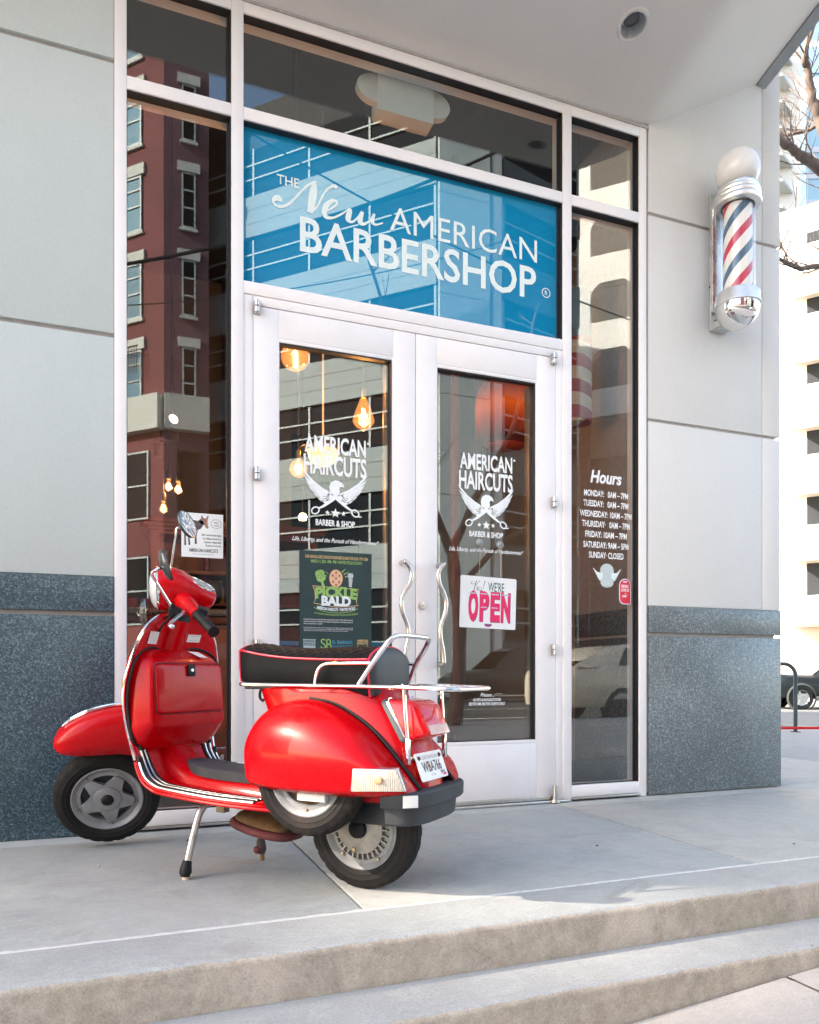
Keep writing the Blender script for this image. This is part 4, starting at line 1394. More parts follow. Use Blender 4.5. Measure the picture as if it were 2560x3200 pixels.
M_glassg = plain('grey dial glass', (.26, .27, .255), .3, var=.12, scale=18, spec=.4)
M_hl = plain('headlamp glass', (.62, .64, .63), .06, var=.08, scale=30, spec=1.0, coat=1.0)
M_mir = plain('mirror glass', (.86, .90, .90), .02, 1.0, var=.01)
M_tan = plain('tan indicator lens', (.46, .30, .13), .25, var=.1)

sco = empty('red_scooter', (.81, -1.255, 0), R(131))
tag(sco, 'glossy red vintage scooter with black seat and chrome rack on its stand', 'scooter')


def V(*a):
    return Vector(a)


STM = Matrix.Translation((1.258, 0, .222)) @ Matrix.Rotation(R(-26), 4, 'Y') @ Matrix.Rotation(R(50), 4, 'Z')
STN = Matrix.Translation((1.258, 0, .222)) @ Matrix.Rotation(R(-26), 4, 'Y')


# ---- wheels ---------------------------------------------------------------
def tyre(par, M, Rr, hw=.043, rim=.140):
    n = 150
    prof = []
    # sidewall from bead to shoulder, across the tread and back
    pts = [(rim - .003, .030), (rim + .006, .036), (rim + .018, .0412), (rim + .020, .0428), (rim + .022, .0415), (rim + .034, .0428), (rim + .036, .0444), (rim + .038, .043), (Rr - .018, .0400), (Rr - .009, .0355)]
    tread = [(Rr - .004, .030), (Rr - .0015, .021), (Rr, .012), (Rr, .008), (Rr, -.008), (Rr, -.012), (Rr - .0015, -.021), (Rr - .004, -.030)]
    pr = [(r_, y) for r_, y in pts] + tread + [(r_, -y) for r_, y in pts[::-1]]
    m_ = MB()
    rings = []
    for i in range(n):
        a = 2 * PI * i / n
        ring = []
        for j, (r_, y) in enumerate(pr):
            rr = r_
            if len(pts) - 2 <= j < len(pts) + len(tread) + 2:
                ph = (i + (3 if abs(y) > .02 else 0) + int(abs(y) * 300)) % 6
                if abs(y) in (.012, .008) and abs(y) < .0121 and j in (len(pts) + 2, len(pts) + 5): rr -= .0035
                if ph in (0, 1) and abs(y) > .0125: rr -= .0040
            ring.append(M @ V(rr * math.cos(a), y, rr * math.sin(a)))
        rings.append(ring)
    m_.loft(rings, closed=False, cap=False, cyc=True)
    return m_.build('tyre', M_tyre, par, smooth=28)


def rim_ring(par, M, r0=.104, r1=.142, y=.034):
    L = M @ Matrix.Rotation(R(90), 4, 'X')                   # lathe z -> -y
    m_ = MB()
    m_.lathe([(r1 - .004, -y + .006), (r1, -y), (r1 + .0015, -y - .003), (r1 - .003, -y - .005), (r1 - .010, -y + .000), (r1 - .020, -y + .010), (r0 + .008, -y + .010), (r0 + .002, -y + .008), (r0, -y + .014), (r0 - .002, .03)], 72, L)
    m_.lathe([(r1 - .004, y - .006), (r1, y), (r1 - .03, y - .012), (r0 - .02, y - .02)], 48, L)
    return m_.build('rim', M_rim, par, smooth=40)


def bolts(par, M, r_, y, n, m, off=0.0, rad=.006, h=.006, name='bolt'):
    for k in range(n):
        a = off + 2 * PI * k / n
        b = MB()
        b.lathe([(.0, h), (rad * .8, h), (rad, h * .7), (rad, 0)], 6, M @ Matrix.Translation((r_ * math.cos(a), y, r_ * math.sin(a))) @ Matrix.Rotation(R(-90), 4, 'X'))
        b.build(name, m, par, smooth=30)


# front wheel (steered)
fw = empty('front_wheel', parent=sco)
Mf = STM @ Matrix.Translation((.014, .0, .0))
tyre(fw, Mf, .2125)
rim_ring(fw, Mf)
m_ = MB()
st_ = []
for k in range(5):
    a0 = R(72 * k + 100)
    for (da, r_) in ((-12, .106), (-6, .108), (0, .109), (6, .108), (12, .106), (20, .082), (28, .066), (36, .061), (44, .066), (52, .082)):
        st_.append((r_ * math.cos(a0 + R(da)), r_ * math.sin(a0 + R(da))))
m_.prism(st_, lambda u, v, w: Mf @ V(u, w, v), .018, .036, bev=.004)
m_.build('star_cover', M_rim, fw, smooth=35)
m_ = MB()
m_.lathe([(.0, -.045), (.045, -.0445), (.055, -.040), (.056, -.034)], 40, Mf @ Matrix.Rotation(R(90), 4, 'X'))
m_.build('hub_disc', M_rim, fw, smooth=40)
m_ = MB()
m_.lathe([(.0, -.054), (.018, -.053), (.025, -.047), (.026, -.040)], 28, Mf @ Matrix.Rotation(R(90), 4, 'X'))
m_.build('hub_cap', M_black, fw, smooth=50)
MB().lathe([(.0, -.012), (.098, -.012), (.1, .03), (.0, .03)], 40, Mf @ Matrix.Rotation(R(90), 4, 'X')).build('brake_drum', M_gasket, fw, smooth=40)
bolts(fw, Mf, .121, .024, 5, M_bolt, R(30), .0055, .008)
bolts(fw, Mf, .122, .024, 5, M_rim, R(66), .006, .002, 'rivet')

# rear wheel
rw = empty('rear_wheel', parent=sco)
Mr = Matrix.Translation((0, 0, .2105))
tyre(rw, Mr, .2105)
rim_ring(rw, Mr, r0=.108)
Lr = Mr @ Matrix.Rotation(R(90), 4, 'X')
m_ = MB()
m_.lathe([(.0, -.046), (.040, -.046), (.080, -.040), (.088, -.036), (.088, -.018), (.112, -.016), (.115, -.024)], 56, Lr)
m_.build('brake_drum', M_drum, rw, smooth=40)
for k in range(30):
    a = 2 * PI * k / 30
    Mk = Mr @ Matrix.Rotation(-a, 4, 'Y')
    MB().box(.086, .1075, .016, .0335, -.0022, .0022, M=Mk).build('cooling_fin', M_drum, rw, smooth=0)
MB().lathe([(.0, -.066), (.022, -.065), (.031, -.060), (.033, -.048), (.034, -.044)], 28, Lr).build('hub_cap', M_black, rw, smooth=50)
bolts(rw, Mr, .121, .022, 5, M_bolt, R(20), .0065, .010)
bolts(rw, Mr, .122, .024, 5, M_rim, R(56), .006, .002, 'rivet')
bolts(rw, Mr, .076, .040, 3, M_bolt, R(-75), .0075, .006)

# spare wheel under the left cowl
sw = empty('spare_wheel', parent=sco)
Ms_ = Matrix.Translation((.100, .182, .412))
tyre(sw, Ms_, .209)
rim_ring(sw, Ms_)
MB().lathe([(.0, -.006), (.10, -.006), (.105, -.01)], 40, Ms_ @ Matrix.Rotation(R(90), 4, 'X')).build('inner_disc', M_rust, sw, smooth=40)
MB().box(.015, .125, .205, .228, .325, .352, bev=.003).build('white_box', M_wht, sw)
bolts(sw, Ms_, .121, .024, 5, M_bolt, R(-90), .0055, .006)

# ---- floor and leg shield --------------------------------------------------
PATH = [(.235, .290, .185), (.33, .294, .205), (.42, .297, .214), (.52, .301, .219), (.60, .306, .221), (.69, .313, .222), (.735, .3165, .2215), (.770, .3215, .220), (.802, .333, .219), (.832, .352, .218), (.855, .382, .2155), (.872, .418, .213), (.884, .46, .216), (.893, .505, .222), (.899, .56, .232), (.900, .61, .240), (.897, .655, .2445), (.891, .70, .2455), (.884, .735, .242), (.876, .77, .2355), (.869, .81, .2265), (.862, .855, .211), (.857, .895, .190), (.853, .93, .164), (.851, .958, .124), (.850, .975, .082), (.850, .984, .040)]


def bulge(z):
    return curve_s(z, [(.30, 0), (.36, .004), (.45, .030), (.60, .055), (.80, .055), (.92, .030), (1.0, .012)])


def sheet(i, q, off=0.0):
    x, z, h = PATH[i]
    a, b = PATH[max(i - 1, 0)], PATH[min(i + 1, len(PATH) - 1)]
    t = V(b[0] - a[0], 0, b[1] - a[1]).normalized()
    n = V(-t.z, 0, t.x)                          # up on the floor, backwards on the shield
    roll = -.010 * max(0, (abs(q) - .90) / .10) ** 2
    return V(x, h * q, z) + V(bulge(z) * (1 - abs(q) ** 2.2), 0, 0) + n * (off + roll)


qs = [-1, -.985, -.965, -.94, -.9, -.82, -.7, -.55, -.4, -.25, -.12, 0, .12, .25, .4, .55, .7, .82, .9, .94, .965, .985, 1]
m_ = MB()
m_.loft([[sheet(i, q) for q in qs] for i in range(len(PATH))], closed=False, cap=False)
leg = m_.build('leg_shield', M_rp, sco, smooth=45, solid=.0)
md = leg.modifiers.new('thickness', 'SOLIDIFY'); md.thickness = .008; md.offset = 0
i0 = 11
edge = [sheet(i, 1.0) + V(0, .002, 0) for i in range(i0, len(PATH))] + [sheet(i, -1.0) + V(0, -.002, 0) for i in range(len(PATH) - 1, i0 - 1, -1)]
MB().tube(spline(edge, 4), .0062, 10).build('edge_trim', M_chromeS, leg)
for s in (1, -1):
    lip = [sheet(i, s * 1.0) + V(0, s * .001, -.007) for i in range(0, i0 + 1)]
    MB().tube(spline(lip, 4), .0068, 8).build('floor_lip', M_rp, leg)
    for k, yy in enumerate((.0, .022, .044)):
        pts, pt2 = [], []
        i1 = i0 + (1 if k else 0)
        for i in range(1, i1 + 1):
            h = PATH[i][2]
            q = (h - .006 - yy) / h
            q2 = (h - .017 - yy) / h
            pts.append(sheet(i, s * q, .0065))
            pt2.append(sheet(i, s * q2, .005))
        MB().tube(spline(pts, 5), .0046, 8).build('floor_strip', M_aluS, leg)
        MB().tube(spline(pt2, 5), .0062, 8).build('strip_rubber', M_black, leg)
        e = MB()
        p0 = pts[-1]
        e.tube([p0 + V(-.004, 0, -.012), p0 + V(-.001, 0, .008), p0 + V(.001, 0, .014)], [.0075, .0075, .004], 8)
        e.build('strip_end', M_black, leg)
# central tunnel and mat
def tunnel(x):
    return curve_s(x, [(.22, .352), (.45, .356), (.62, .362), (.74, .378), (.80, .405), (.85, .445), (.90, .49)])


m_ = MB()
rings = []
for i in range(25):
    x = lerp(.22, .905, i / 24)
    zt = tunnel(x)
    hw = .115 - .02 * i / 24
    rings.append([V(x, hw * u, lerp(.288, zt, max(0, 1 - abs(u) ** 3.2) ** .55)) for u in [k / 10 for k in range(-10, 11)]])
m_.loft(rings, closed=False, cap=False)
m_.build('tunnel', M_rp, sco, smooth=50)
m_ = MB()
rings = []
for i in range(15):
    x = lerp(.36, .785, i / 14)
    zt = tunnel(x) + .004
    hw = .086 * (1 - .5 * max(0, (i - 10) / 4) ** 2)
    tp = .021 * min(1, (14 - i) / 2.0 + .25)
    rings.append([V(x, hw, zt - .020), V(x, hw, zt + tp * .7), V(x, hw - .008, zt + tp), V(x, 0, zt + tp + .002), V(x, -hw + .008, zt + tp), V(x, -hw, zt + tp * .7), V(x, -hw, zt - .020)])
m_.loft(rings)
m_.build('floor_mat', M_dgrey, sco, smooth=40)
pm = MB()
pm.tube([(.735, -.125, .335), (.745, -.125, .362), (.738, -.16, .370)], .007, 8)
pm.box(.715, .755, -.20, -.145, .364, .376, bev=.004)
pm.build('brake_pedal', M_aluS, sco)

# ---- glovebox pod ------------------------------------------------------------
def leg_x(y, z):
    for a, b in zip(PATH[10:], PATH[11:]):
        if a[1] <= z <= b[1]:
            t = (z - a[1]) / (b[1] - a[1])
            h = lerp(a[2], b[2], t)
            return lerp(a[0], b[0], t) + bulge(z) * (1 - min(1, abs(y) / h) ** 2.2)
    return .85


def pod_ring(x, w0, w1, z0, z1, r_, n=7):
    out = []
    for (sx, sz, a) in ((1, 1, 0), (-1, 1, 90), (-1, -1, 180), (1, -1, 270)):
        for k in range(n + 1):
            q = R(a + 90 * k / n)
            w = (w1 if sz > 0 else w0)
            y = sx * (w - r_) + r_ * math.cos(q)
            z = (z1 - r_ if sz > 0 else z0 + r_) + r_ * math.sin(q)
            out.append(V(x + (z - .66) * .07, y, z))
    return out


m_ = MB()
m_.loft([pod_ring(.935, .222, .205, .430, .850, .10), pod_ring(.895, .226, .218, .446, .842, .095), pod_ring(.872, .222, .212, .462, .832, .085), pod_ring(.852, .214, .203, .490, .818, .065), pod_ring(.836, .207, .195, .515, .803, .045), pod_ring(.826, .203, .190, .529, .793, .034), pod_ring(.820, .199, .1865, .536, .787, .028), pod_ring(.817, .192, .180, .543, .781, .024)])
pod = m_.build('glovebox', M_rp, sco, smooth=50)
dz = lambda z: .8125 + (z - .66) * .07
def door_ring(x, g):
    return [V(x + (z - .66) * .07, y, z) for y, z in [( -.008 + (u), .6835 + v) for u, v in rrect(.362 - 2 * g, .188 - 2 * g, .020 - g * .6)]]


m_ = MB()
m_.loft([door_ring(.8185, .0), door_ring(.8125, .0), door_ring(.8095, .003), door_ring(.8085, .008)])
dr = m_.build('glovebox_door', M_rp, pod, smooth=50)
g_ = [p + V(-.0005, 0, 0) for p in door_ring(.8172, -.0025)]
MB().tube(g_, .0034, 6, cyc=True).build('door_seam', plain('dark red seam', (.16, .002, .006), .6), pod)
MB().box(.803, .8155, -.022, .014, .731, .776, bev=.002).build('latch', M_black, pod)
MB().lathe([(.0, .0), (.006, .0), (.008, .003), (.008, .006)], 16, Matrix.Translation((.8005, -.004, .755)) @ Matrix.Rotation(R(90), 4, 'Y')).build('key_barrel', M_aluS, pod)
bl = [(.0, .816), (.05, .830), (.09, .841), (.13, .842), (.175, .829), (.208, .806), (.230, .765), (.238, .69), (.234, .60), (.222, .505), (.20, .470), (.15, .449), (.10, .446), (.05, .456), (.0, .462)]
bl = bl + [(-y, z) for y, z in bl[::-1][1:-1]]
MB().tube(spline([V(leg_x(y, z) - .004, y, z) for y, z in bl], 4, cyc=True), .0056, 8, cyc=True).build('rubber_bead', M_black, pod)
# stickers
def sticker(y0, y1, z0, z1, name='warning_sticker', lines=5, off=.008):
    m_ = MB()
    f = lambda y, z, o_: V(leg_x(y, z) - o_, y, z)
    n = 4
    m_.loft([[f(lerp(y0, y1, i / n) + .018 * (lerp(z0, z1, j / n) - z1) * -1, lerp(z0, z1, j / n), off) for j in range(n + 1)] for i in range(n + 1)], closed=False, cap=False)
    o = m_.build(name, M_wht, leg, smooth=0)
    if lines:
        m_ = MB()
        for k in range(lines):
            z = lerp(z1 - .006, z0 + .006, k / max(1, lines - 1))
            m_.face([f(y1 - .006 if False else lerp(y0, y1, .1), z, off + .0006), f(lerp(y0, y1, .88), z, off + .0006), f(lerp(y0, y1, .88), z + .0016, off + .0006), f(lerp(y0, y1, .1), z + .0016, off + .0006)])
        m_.build('small_print', plain('faint print', (.45, .45, .46), .6), leg, smooth=0)['kind'] = 'stuff'
    return o


sticker(.160, .100, .856, .903, lines=6)
sticker(-.062, -.124, .870, .901, lines=2)
m_ = MB()
m_.face([V(.8575, -.036, .8305), V(.8575, -.094, .829), V(.838, -.130, .806), V(.838, -.082, .8085)])
m_.build('warning_sticker', M_wht, leg, smooth=0)
# steering tube above the pod
m_ = MB()
rings = []
for w, r_ in ((.62, .060), (.70, .054), (.78, .049), (.825, .047)):
    rings.append([STN @ V(r_ * math.cos(2 * PI * k / 28), r_ * math.sin(2 * PI * k / 28), w) + V(-.028, 0, 0) for k in range(28)])
m_.loft(rings)
m_.build('steering_tube', M_rp, sco, smooth=50)
m_ = MB()
rings = []
for w, r_ in ((.822, .049), (.836, .050), (.845, .043), (.90, .040)):
    rings.append([STN @ V(-.018 + r_ * math.cos(2 * PI * k / 28), r_ * math.sin(2 * PI * k / 28), w) for k in range(28)])
m_.loft(rings)
m_.build('neck_gasket', M_black, sco, smooth=40)
for ca, cb, cc in (((.03, .19, .89), (.05, .12, .80), (.03, .03, .74)), ((.02, .17, .895), (.045, .08, .83), (.035, .02, .76))):
    MB().tube(spline([STM @ V(*ca), STM @ V(*cb), STM @ V(*cc)], 6), .0042, 8).build('cable', M_black, sco)
MB().tube([STN @ V(-.03, .03, .86), STN @ V(.02, .10, .83), STN @ V(.05, .05, .80)], .006, 8).build('cable', M_black, sco)
# front side of the shield: horn column and the left indicator
m_ = MB()
m_.loft([[V(leg_x(0, .5) + .02 + d, s_ * w, z) for s_, d in ((-1, 0), (-.8, .05), (0, .075), (.8, .05), (1, 0))] for z, w in ((.47, .06), (.60, .07), (.75, .065), (.92, .05), (.95, .03))], closed=False, cap=False)
m_.build('horn_cover', M_rp, sco, smooth=60)
MB().box(.912, .945, .165, .226, .622, .728, bev=.010).build('front_indicator', M_tan, sco)

# ---- front fender (steered) ---------------------------------------------------
CEN = [(.277, .163), (.284, .190), (.281, .222), (.268, .250), (.248, .282), (.222, .312), (.190, .342), (.150, .370), (.105, .396), (.055, .416), (.0, .428), (-.06, .424), (-.12, .400)]
LOW = [(.268, .165, .020), (.262, .167, .052), (.250, .170, .072), (.228, .176, .084), (.200, .183, .089), (.170, .191, .092), (.138, .202, .094), (.102, .215, .095), (.066, .228, .095), (.030, .240, .094), (-.01, .244, .092), (-.05, .245, .088), (-.10, .25, .082)]
m_ = MB()
rings = []
for (cu_, cw), (lu, lw, hv) in zip(CEN, LOW):
    r_ = []
    for k in range(-12, 13):
        ph = k / 12
        a = abs(ph)
        f = a ** 3.0 if a < 1 else 1
        f = 1 - (1 - a ** 2.6) ** .72
        vv = hv * math.copysign(math.sin(min(1, a * 1.02) * PI / 2) ** .9, ph)
        r_.append(STM @ V(lerp(cu_, lu, f), vv, lerp(cw, lw, f)))
    rings.append(r_)
m_.loft(rings, closed=False, cap=False)
fen = m_.build('front_fender', M_rp, sco, smooth=60)
md = fen.modifiers.new('thickness', 'SOLIDIFY'); md.thickness = .004; md.offset = -1
m_ = MB()
ce = spline([V(*STM @ V(u + .000, 0, w + .006)) for u, w in CEN[3:10]], 5)
m_.tube(ce, [.004 + .007 * math.sin(PI * k / (len(ce) - 1)) ** .5 for k in range(len(ce))], 10)
m_.build('fender_crest', M_chromeS, fen)
m_ = MB()
m_.tube([STM @ V(.0, .0, .43), STM @ V(-.01, 0, .62)], .03, 14)
m_.tube([STM @ V(-.02, -.075, .05), STM @ V(-.02, -.08, .25), STM @ V(.0, -.02, .42)], .022, 12)
m_.build('fork', M_dgrey, sco)

# ---- headset (steered) -----------------------------------------------------------
def hring(u, w, a, b, tilt, e=2.5, n=36):
    t = R(tilt)
    out = []
    for k in range(n):
        q = 2 * PI * k / n
        cx, cz = math.cos(q), math.sin(q)
        vv = a * math.copysign(abs(cx) ** (2 / e), cx)
        ww = b * math.copysign(abs(cz) ** (2 / e), cz)
        out.append(STM @ V(u + ww * math.sin(t), vv, w + ww * math.cos(t)))
    return out


m_ = MB()
m_.loft([hring(.094, .920, .083, .080, 21), hring(.078, .927, .087, .083, 20), hring(.050, .937, .089, .083, 15, 2.7), hring(.020, .947, .088, .070, 8, 3.0), hring(-.010, .951, .086, .055, 2, 3.2), hring(-.050, .950, .080, .047, -4, 3.2), hring(-.090, .947, .070, .042, -8, 3.0), hring(-.112, .945, .060, .035, -10, 2.8), hring(-.119, .945, .045, .024, -10, 2.5)])
hs = m_.build('headset', M_rp, sco, smooth=40)
for s in (1, -1):
    pts = spline([(.005, s * .05, .925), (-.012, s * .10, .924), (-.032, s * .16, .922), (-.050, s * .215, .920)], 5)
    n = len(pts)
    MB().tube([STM @ p for p in pts], [lerp(.044, .0235, (k / (n - 1)) ** .8) for k in range(n)], 20).build('bar_housing', M_rp, hs, smooth=50)
    a, b = V(-.050, s * .213, .920), V(-.103, s * .365, .914)
    m_ = MB()
    k_ = 46
    m_.tube([STM @ a.lerp(b, k / k_) for k in range(k_ + 1)], [(.0215 if k < 3 or k > k_ - 2 else .0178 + .0009 * (k % 2)) for k in range(k_ + 1)], 18)
    m_.build('grip', M_black, hs, smooth=25)
    m_ = MB()
    lp = spline([(.000, s * .188, .905), (.010, s * .215, .900), (.026, s * .250, .888), (.040, s * .285, .876), (.044, s * .315, .874), (.038, s * .338, .880)], 6)
    n = len(lp)
    m_.tube([STM @ p for p in lp], [lerp(.0125, .0062, min(1, k / (n * .6))) for k in range(n)], 12, flat=.7)
    bm2 = bmesh.new()
    bmesh.ops.create_icosphere(bm2, subdivisions=2, radius=.0105, matrix=STM @ Matrix.Translation(lp[-1]))
    m_.merge(bm2)
    m_.build('brake_lever', M_aluS, hs, smooth=50)
    m_ = MB()
    m_.box(-.022, .022, -.018, .018, -.016, .016, bev=.005, M=STM @ Matrix.Translation((.030, s * .192, .902)))
    m_.build('lever_perch', M_black, hs)
    m_ = MB()
    m_.box(-.018, .018, -.026, .026, -.012, .014, bev=.004, M=STM @ Matrix.Translation((-.062, s * .200, .935)))
    m_.build('switch_block', M_black, hs)
# headlamp
Mh = STM @ Matrix.Translation((.094, 0, .920)) @ Matrix.Rotation(R(90 + 21), 4, 'Y')
m_ = MB()
m_.lathe([(.0835, -.006), (.086, .0), (.085, .006), (.079, .009), (.076, .007)], 44, Mh)
m_.build('headlamp_ring', M_chromeS, hs, smooth=50)
MB().lathe([(.0785, .005), (.070, .019), (.052, .029), (.028, .034), (.001, .036)], 44, Mh).build('headlamp', M_hl, hs, smooth=60)
# speedometer
Mp = STM @ Matrix.Translation((-.052, 0, .994)) @ Matrix.Rotation(R(-7), 4, 'Y')
m_ = MB()
m_.lathe([(.060, -.016), (.060, -.001), (.058, .004), (.054, .005), (.0525, .002)], 40, Mp @ Matrix.Diagonal((1, .95, 1, 1)))
m_.build('dial_ring', M_chromeS, hs, smooth=50)
MB().lathe([(.0535, .003), (.03, .0065), (.001, .0075)], 40, Mp @ Matrix.Diagonal((1, .95, 1, 1))).build('speedometer', M_glassg, hs, smooth=60)
# mirrors: clamp, stem, arm, shell, glass
def mirror(clamp, elbow, cen, nrm, rad, label=None):
    e = empty('mirror', parent=sco)
    c0, c1, c2 = V(*clamp), V(*elbow), V(*cen)
    d1 = (c1 - c0).normalized()
    pts = spline([c0, c0.lerp(c1, .5), c1 - d1 * .012, c1 + (c2 - c1) * .22, c1.lerp(c2, .7)], 6)
    MB().tube([STM @ p for p in pts], .0052, 10).build('stem', M_chromeS, e)
    Mx = STM @ Matrix.Translation(c2) @ V(*nrm).normalized().to_track_quat('Z', 'Y').to_matrix().to_4x4()
    MB().lathe([(rad - .004, .0015), (rad - .001, .002), (rad, .0), (rad, -.004), (rad * .93, -.012), (rad * .6, -.020), (.012, -.024), (.0, -.024)], 40, Mx).build('shell', plain('mirror shell', (.10, .11, .115), .25, .6), e, smooth=50)
    MB().lathe([(rad - .0042, .0012), (.001, .0018)], 40, Mx).build('glass', M_mir, e, smooth=60)
    MB().tube([STM @ (c0 + V(0, 0, -.01)), STM @ (c0 + V(0, 0, .012))], .010, 10).build('clamp', M_black, e)
    MB().tube([STM @ c1.lerp(c2, .55), STM @ c1.lerp(c2, .95)], [.006, .009], 10).build('ball_joint', M_black, e)
    return e


mirror((.046, .200, .915), (.158, .245, 1.023), (.112, .225, 1.066), (-.807, -.113, .596), .0585)
mirror((.046, -.200, .915), (.086, -.205, 1.142), (.050, -.212, 1.174), (-.59, .40, .71), .0605)

# ---- body, cowls, tail --------------------------------------------------------------
BODY = [(.318, .335, -.250, .118), (.345, .340, -.276, .130), (.40, .343, -.268, .136), (.46, .346, -.248, .137), (.515, .350, -.227, .136), (.56, .354, -.206, .135), (.60, .360, -.184, .133), (.64, .378, -.158, .131), (.67, .392, -.140, .129), (.688, .400, -.130, .127), (.694, .392, -.118, .118)]
m_ = MB()
rings = []
for z, xf, xr, hw in BODY:
    c = (xf + xr) / 2
    a = (xf - xr) / 2
    r_ = []
    for k in range(56):
        q = 2 * PI * k / 56
        cx, cy = math.cos(q), math.sin(q)
        ex = 3.0 if cx < 0 else 5.0
        x = c + a * math.copysign(abs(cx) ** (2 / ex), cx)
        y = hw * math.copysign(abs(cy) ** (2 / 4.0), cy)
        r_.append(V(x, y, z))
    rings.append(r_)
m_.loft(rings)
body = m_.build('body', M_rp, sco, smooth=50)


def cowl(s):
    top = [(-.310, .352), (-.275, .372), (-.245, .405), (-.215, .440), (-.167, .492), (-.106, .551), (-.031, .602), (.052, .639), (.146, .653), (.249, .636), (.30, .610), (.34, .565), (.365, .500), (.372, .44)]
    n, k_ = 44, 26
    def f(i, j):
        th = PI * (i ** 1.0)
        x = .050 + .322 * math.cos(th)
        sn = max(0, math.sin(th)) ** .58
        yi = .126
        ym = yi + .170 * sn
        zt = curve_s(x, top)
        zb = .356 + .012 * abs(math.cos(th)) ** 3
        zm = min(zt - .01, .47 if x > -.1 else lerp(.47, .40, min(1, (-.1 - x) / .2)))
        zm = max(zm, zb + .004)
        if j < .68:
            ph = j / .68 * PI / 2
            y = yi + (ym - yi) * math.sin(ph) ** .82
            z = zt - (zt - zm) * (1 - math.cos(ph)) ** .95
        else:
            q = (j - .68) / .32
            y = ym - (.030 * sn) * q ** 2.2 - .012 * sn * max(0, (q - .85) / .15) ** 2
            z = lerp(zm, zb, q)
        return V(x, s * y, z)
    o = MB().grid(f, n, k_).build('side_cowl', M_rp, sco, smooth=60)
    md = o.modifiers.new('thickness', 'SOLIDIFY'); md.thickness = .004; md.offset = 0
    bead = [V(x - .004, s * .127, z + .004) for x, z in [(a, b) for a, b in top if a > -.29 and a < .20]]
    MB().tube(spline(bead[::-1], 5), .0062, 8).build('cowl_bead', M_black, o)
    return o


cl = cowl(1)
cowl(-1)
# rear indicator on the left cowl: ribbed clear lens in a black and chrome surround
def quad_slab(P4, d, m, name, par, inset=0.0, bev=.003):
    c = sum((V(*p) for p in P4), V(0, 0, 0)) / 4
    P_ = [c + (V(*p) - c) * (1 - inset) for p in P4]
    nn = (P_[1] - P_[0]).cross(P_[3] - P_[0]).normalized()
    if nn.dot(V(-.4, 1, 0)) < 0: nn = -nn
    t = bmesh.new()
    A = [t.verts.new(p + nn * d[0]) for p in P_]
    B = [t.verts.new(p + nn * d[1]) for p in P_]
    t.faces.new(A[::-1]); t.faces.new(B)
    for i in range(4):
        t.faces.new((A[i], A[(i + 1) % 4], B[(i + 1) % 4], B[i]))
    if bev:
        bmesh.ops.bevel(t, geom=list(t.edges), offset=bev, segments=2, affect='EDGES', profile=.5)
    m_ = MB(); m_.merge(t)
    return m_.build(name, m, par, smooth=40)


SG = [(-.128, .285, .4505), (-.258, .236, .4505), (-.282, .226, .3825), (-.118, .283, .3785)]
for s in (1,):
    q4 = SG
    ind = quad_slab(q4, (-.03, .004), M_aluS, 'indicator', cl, 0.0)
    quad_slab(q4, (.002, .009), M_aluS, 'indicator_rim', ind, .02, .002) if False else None
    quad_slab(q4, (.0, .016), M_lens_c, 'indicator_lens', cl, .05, .005)
    cpt = sum((V(*p) for p in q4), V(0, 0, 0)) / 4
    bm2 = bmesh.new()
    bmesh.ops.create_icosphere(bm2, subdivisions=2, radius=1, matrix=Matrix.Translation(cpt + V(-.010, .0145, .002)) @ Matrix.Diagonal((.017, .0032, .013, 1)))
    m_ = MB(); m_.merge(bm2)
    m_.build('indicator_bulb', M_amb, cl, smooth=60)
# tail lamp
tl = empty('tail_lamp', parent=sco)
def tring(x0, z0, x1, z1, hw, r_=.014):
    # loop in the plane through (x0,z0)-(x1,z1), half width hw
    out = []
    H = math.hypot(x1 - x0, z1 - z0)
    for u, v in rrect(2 * hw, H, r_, 4):
        t = (v + H / 2) / H
        out.append(V(lerp(x0, x1, t), u, lerp(z0, z1, t)))
    return out


m_ = MB()
m_.loft([tring(-.200, .512, -.118, .652, .103, .02), tring(-.214, .515, -.130, .660, .101, .02)])
m_.build('lamp_gasket', plain('grey gasket', (.10, .13, .14), .45), tl, smooth=40)
m_ = MB()
m_.loft([tring(-.210, .514, -.128, .658, .0985, .02), tring(-.220, .518, -.140, .662, .0985, .02)])
m_.build('lamp_trim', M_chromeS, tl, smooth=40)
m_ = MB()
m_.loft([tring(-.216, .521, -.138, .659, .095, .02), tring(-.262, .531, -.215, .652, .088, .016), tring(-.284, .540, -.243, .641, .080, .014), tring(-.289, .546, -.250, .634, .073, .012)])
m_.build('lamp_lens', M_lens_r, tl, smooth=40)
m_ = MB()
m_.loft([tring(-.2885, .5435, -.276, .575, .070, .005), tring(-.2925, .5445, -.2795, .5745, .068, .005)])
m_.build('reflector', plain('pink clear reflector', (.62, .40, .38), .15, spec=.8, coat=.8, var=.15, scale=50), tl, smooth=30)
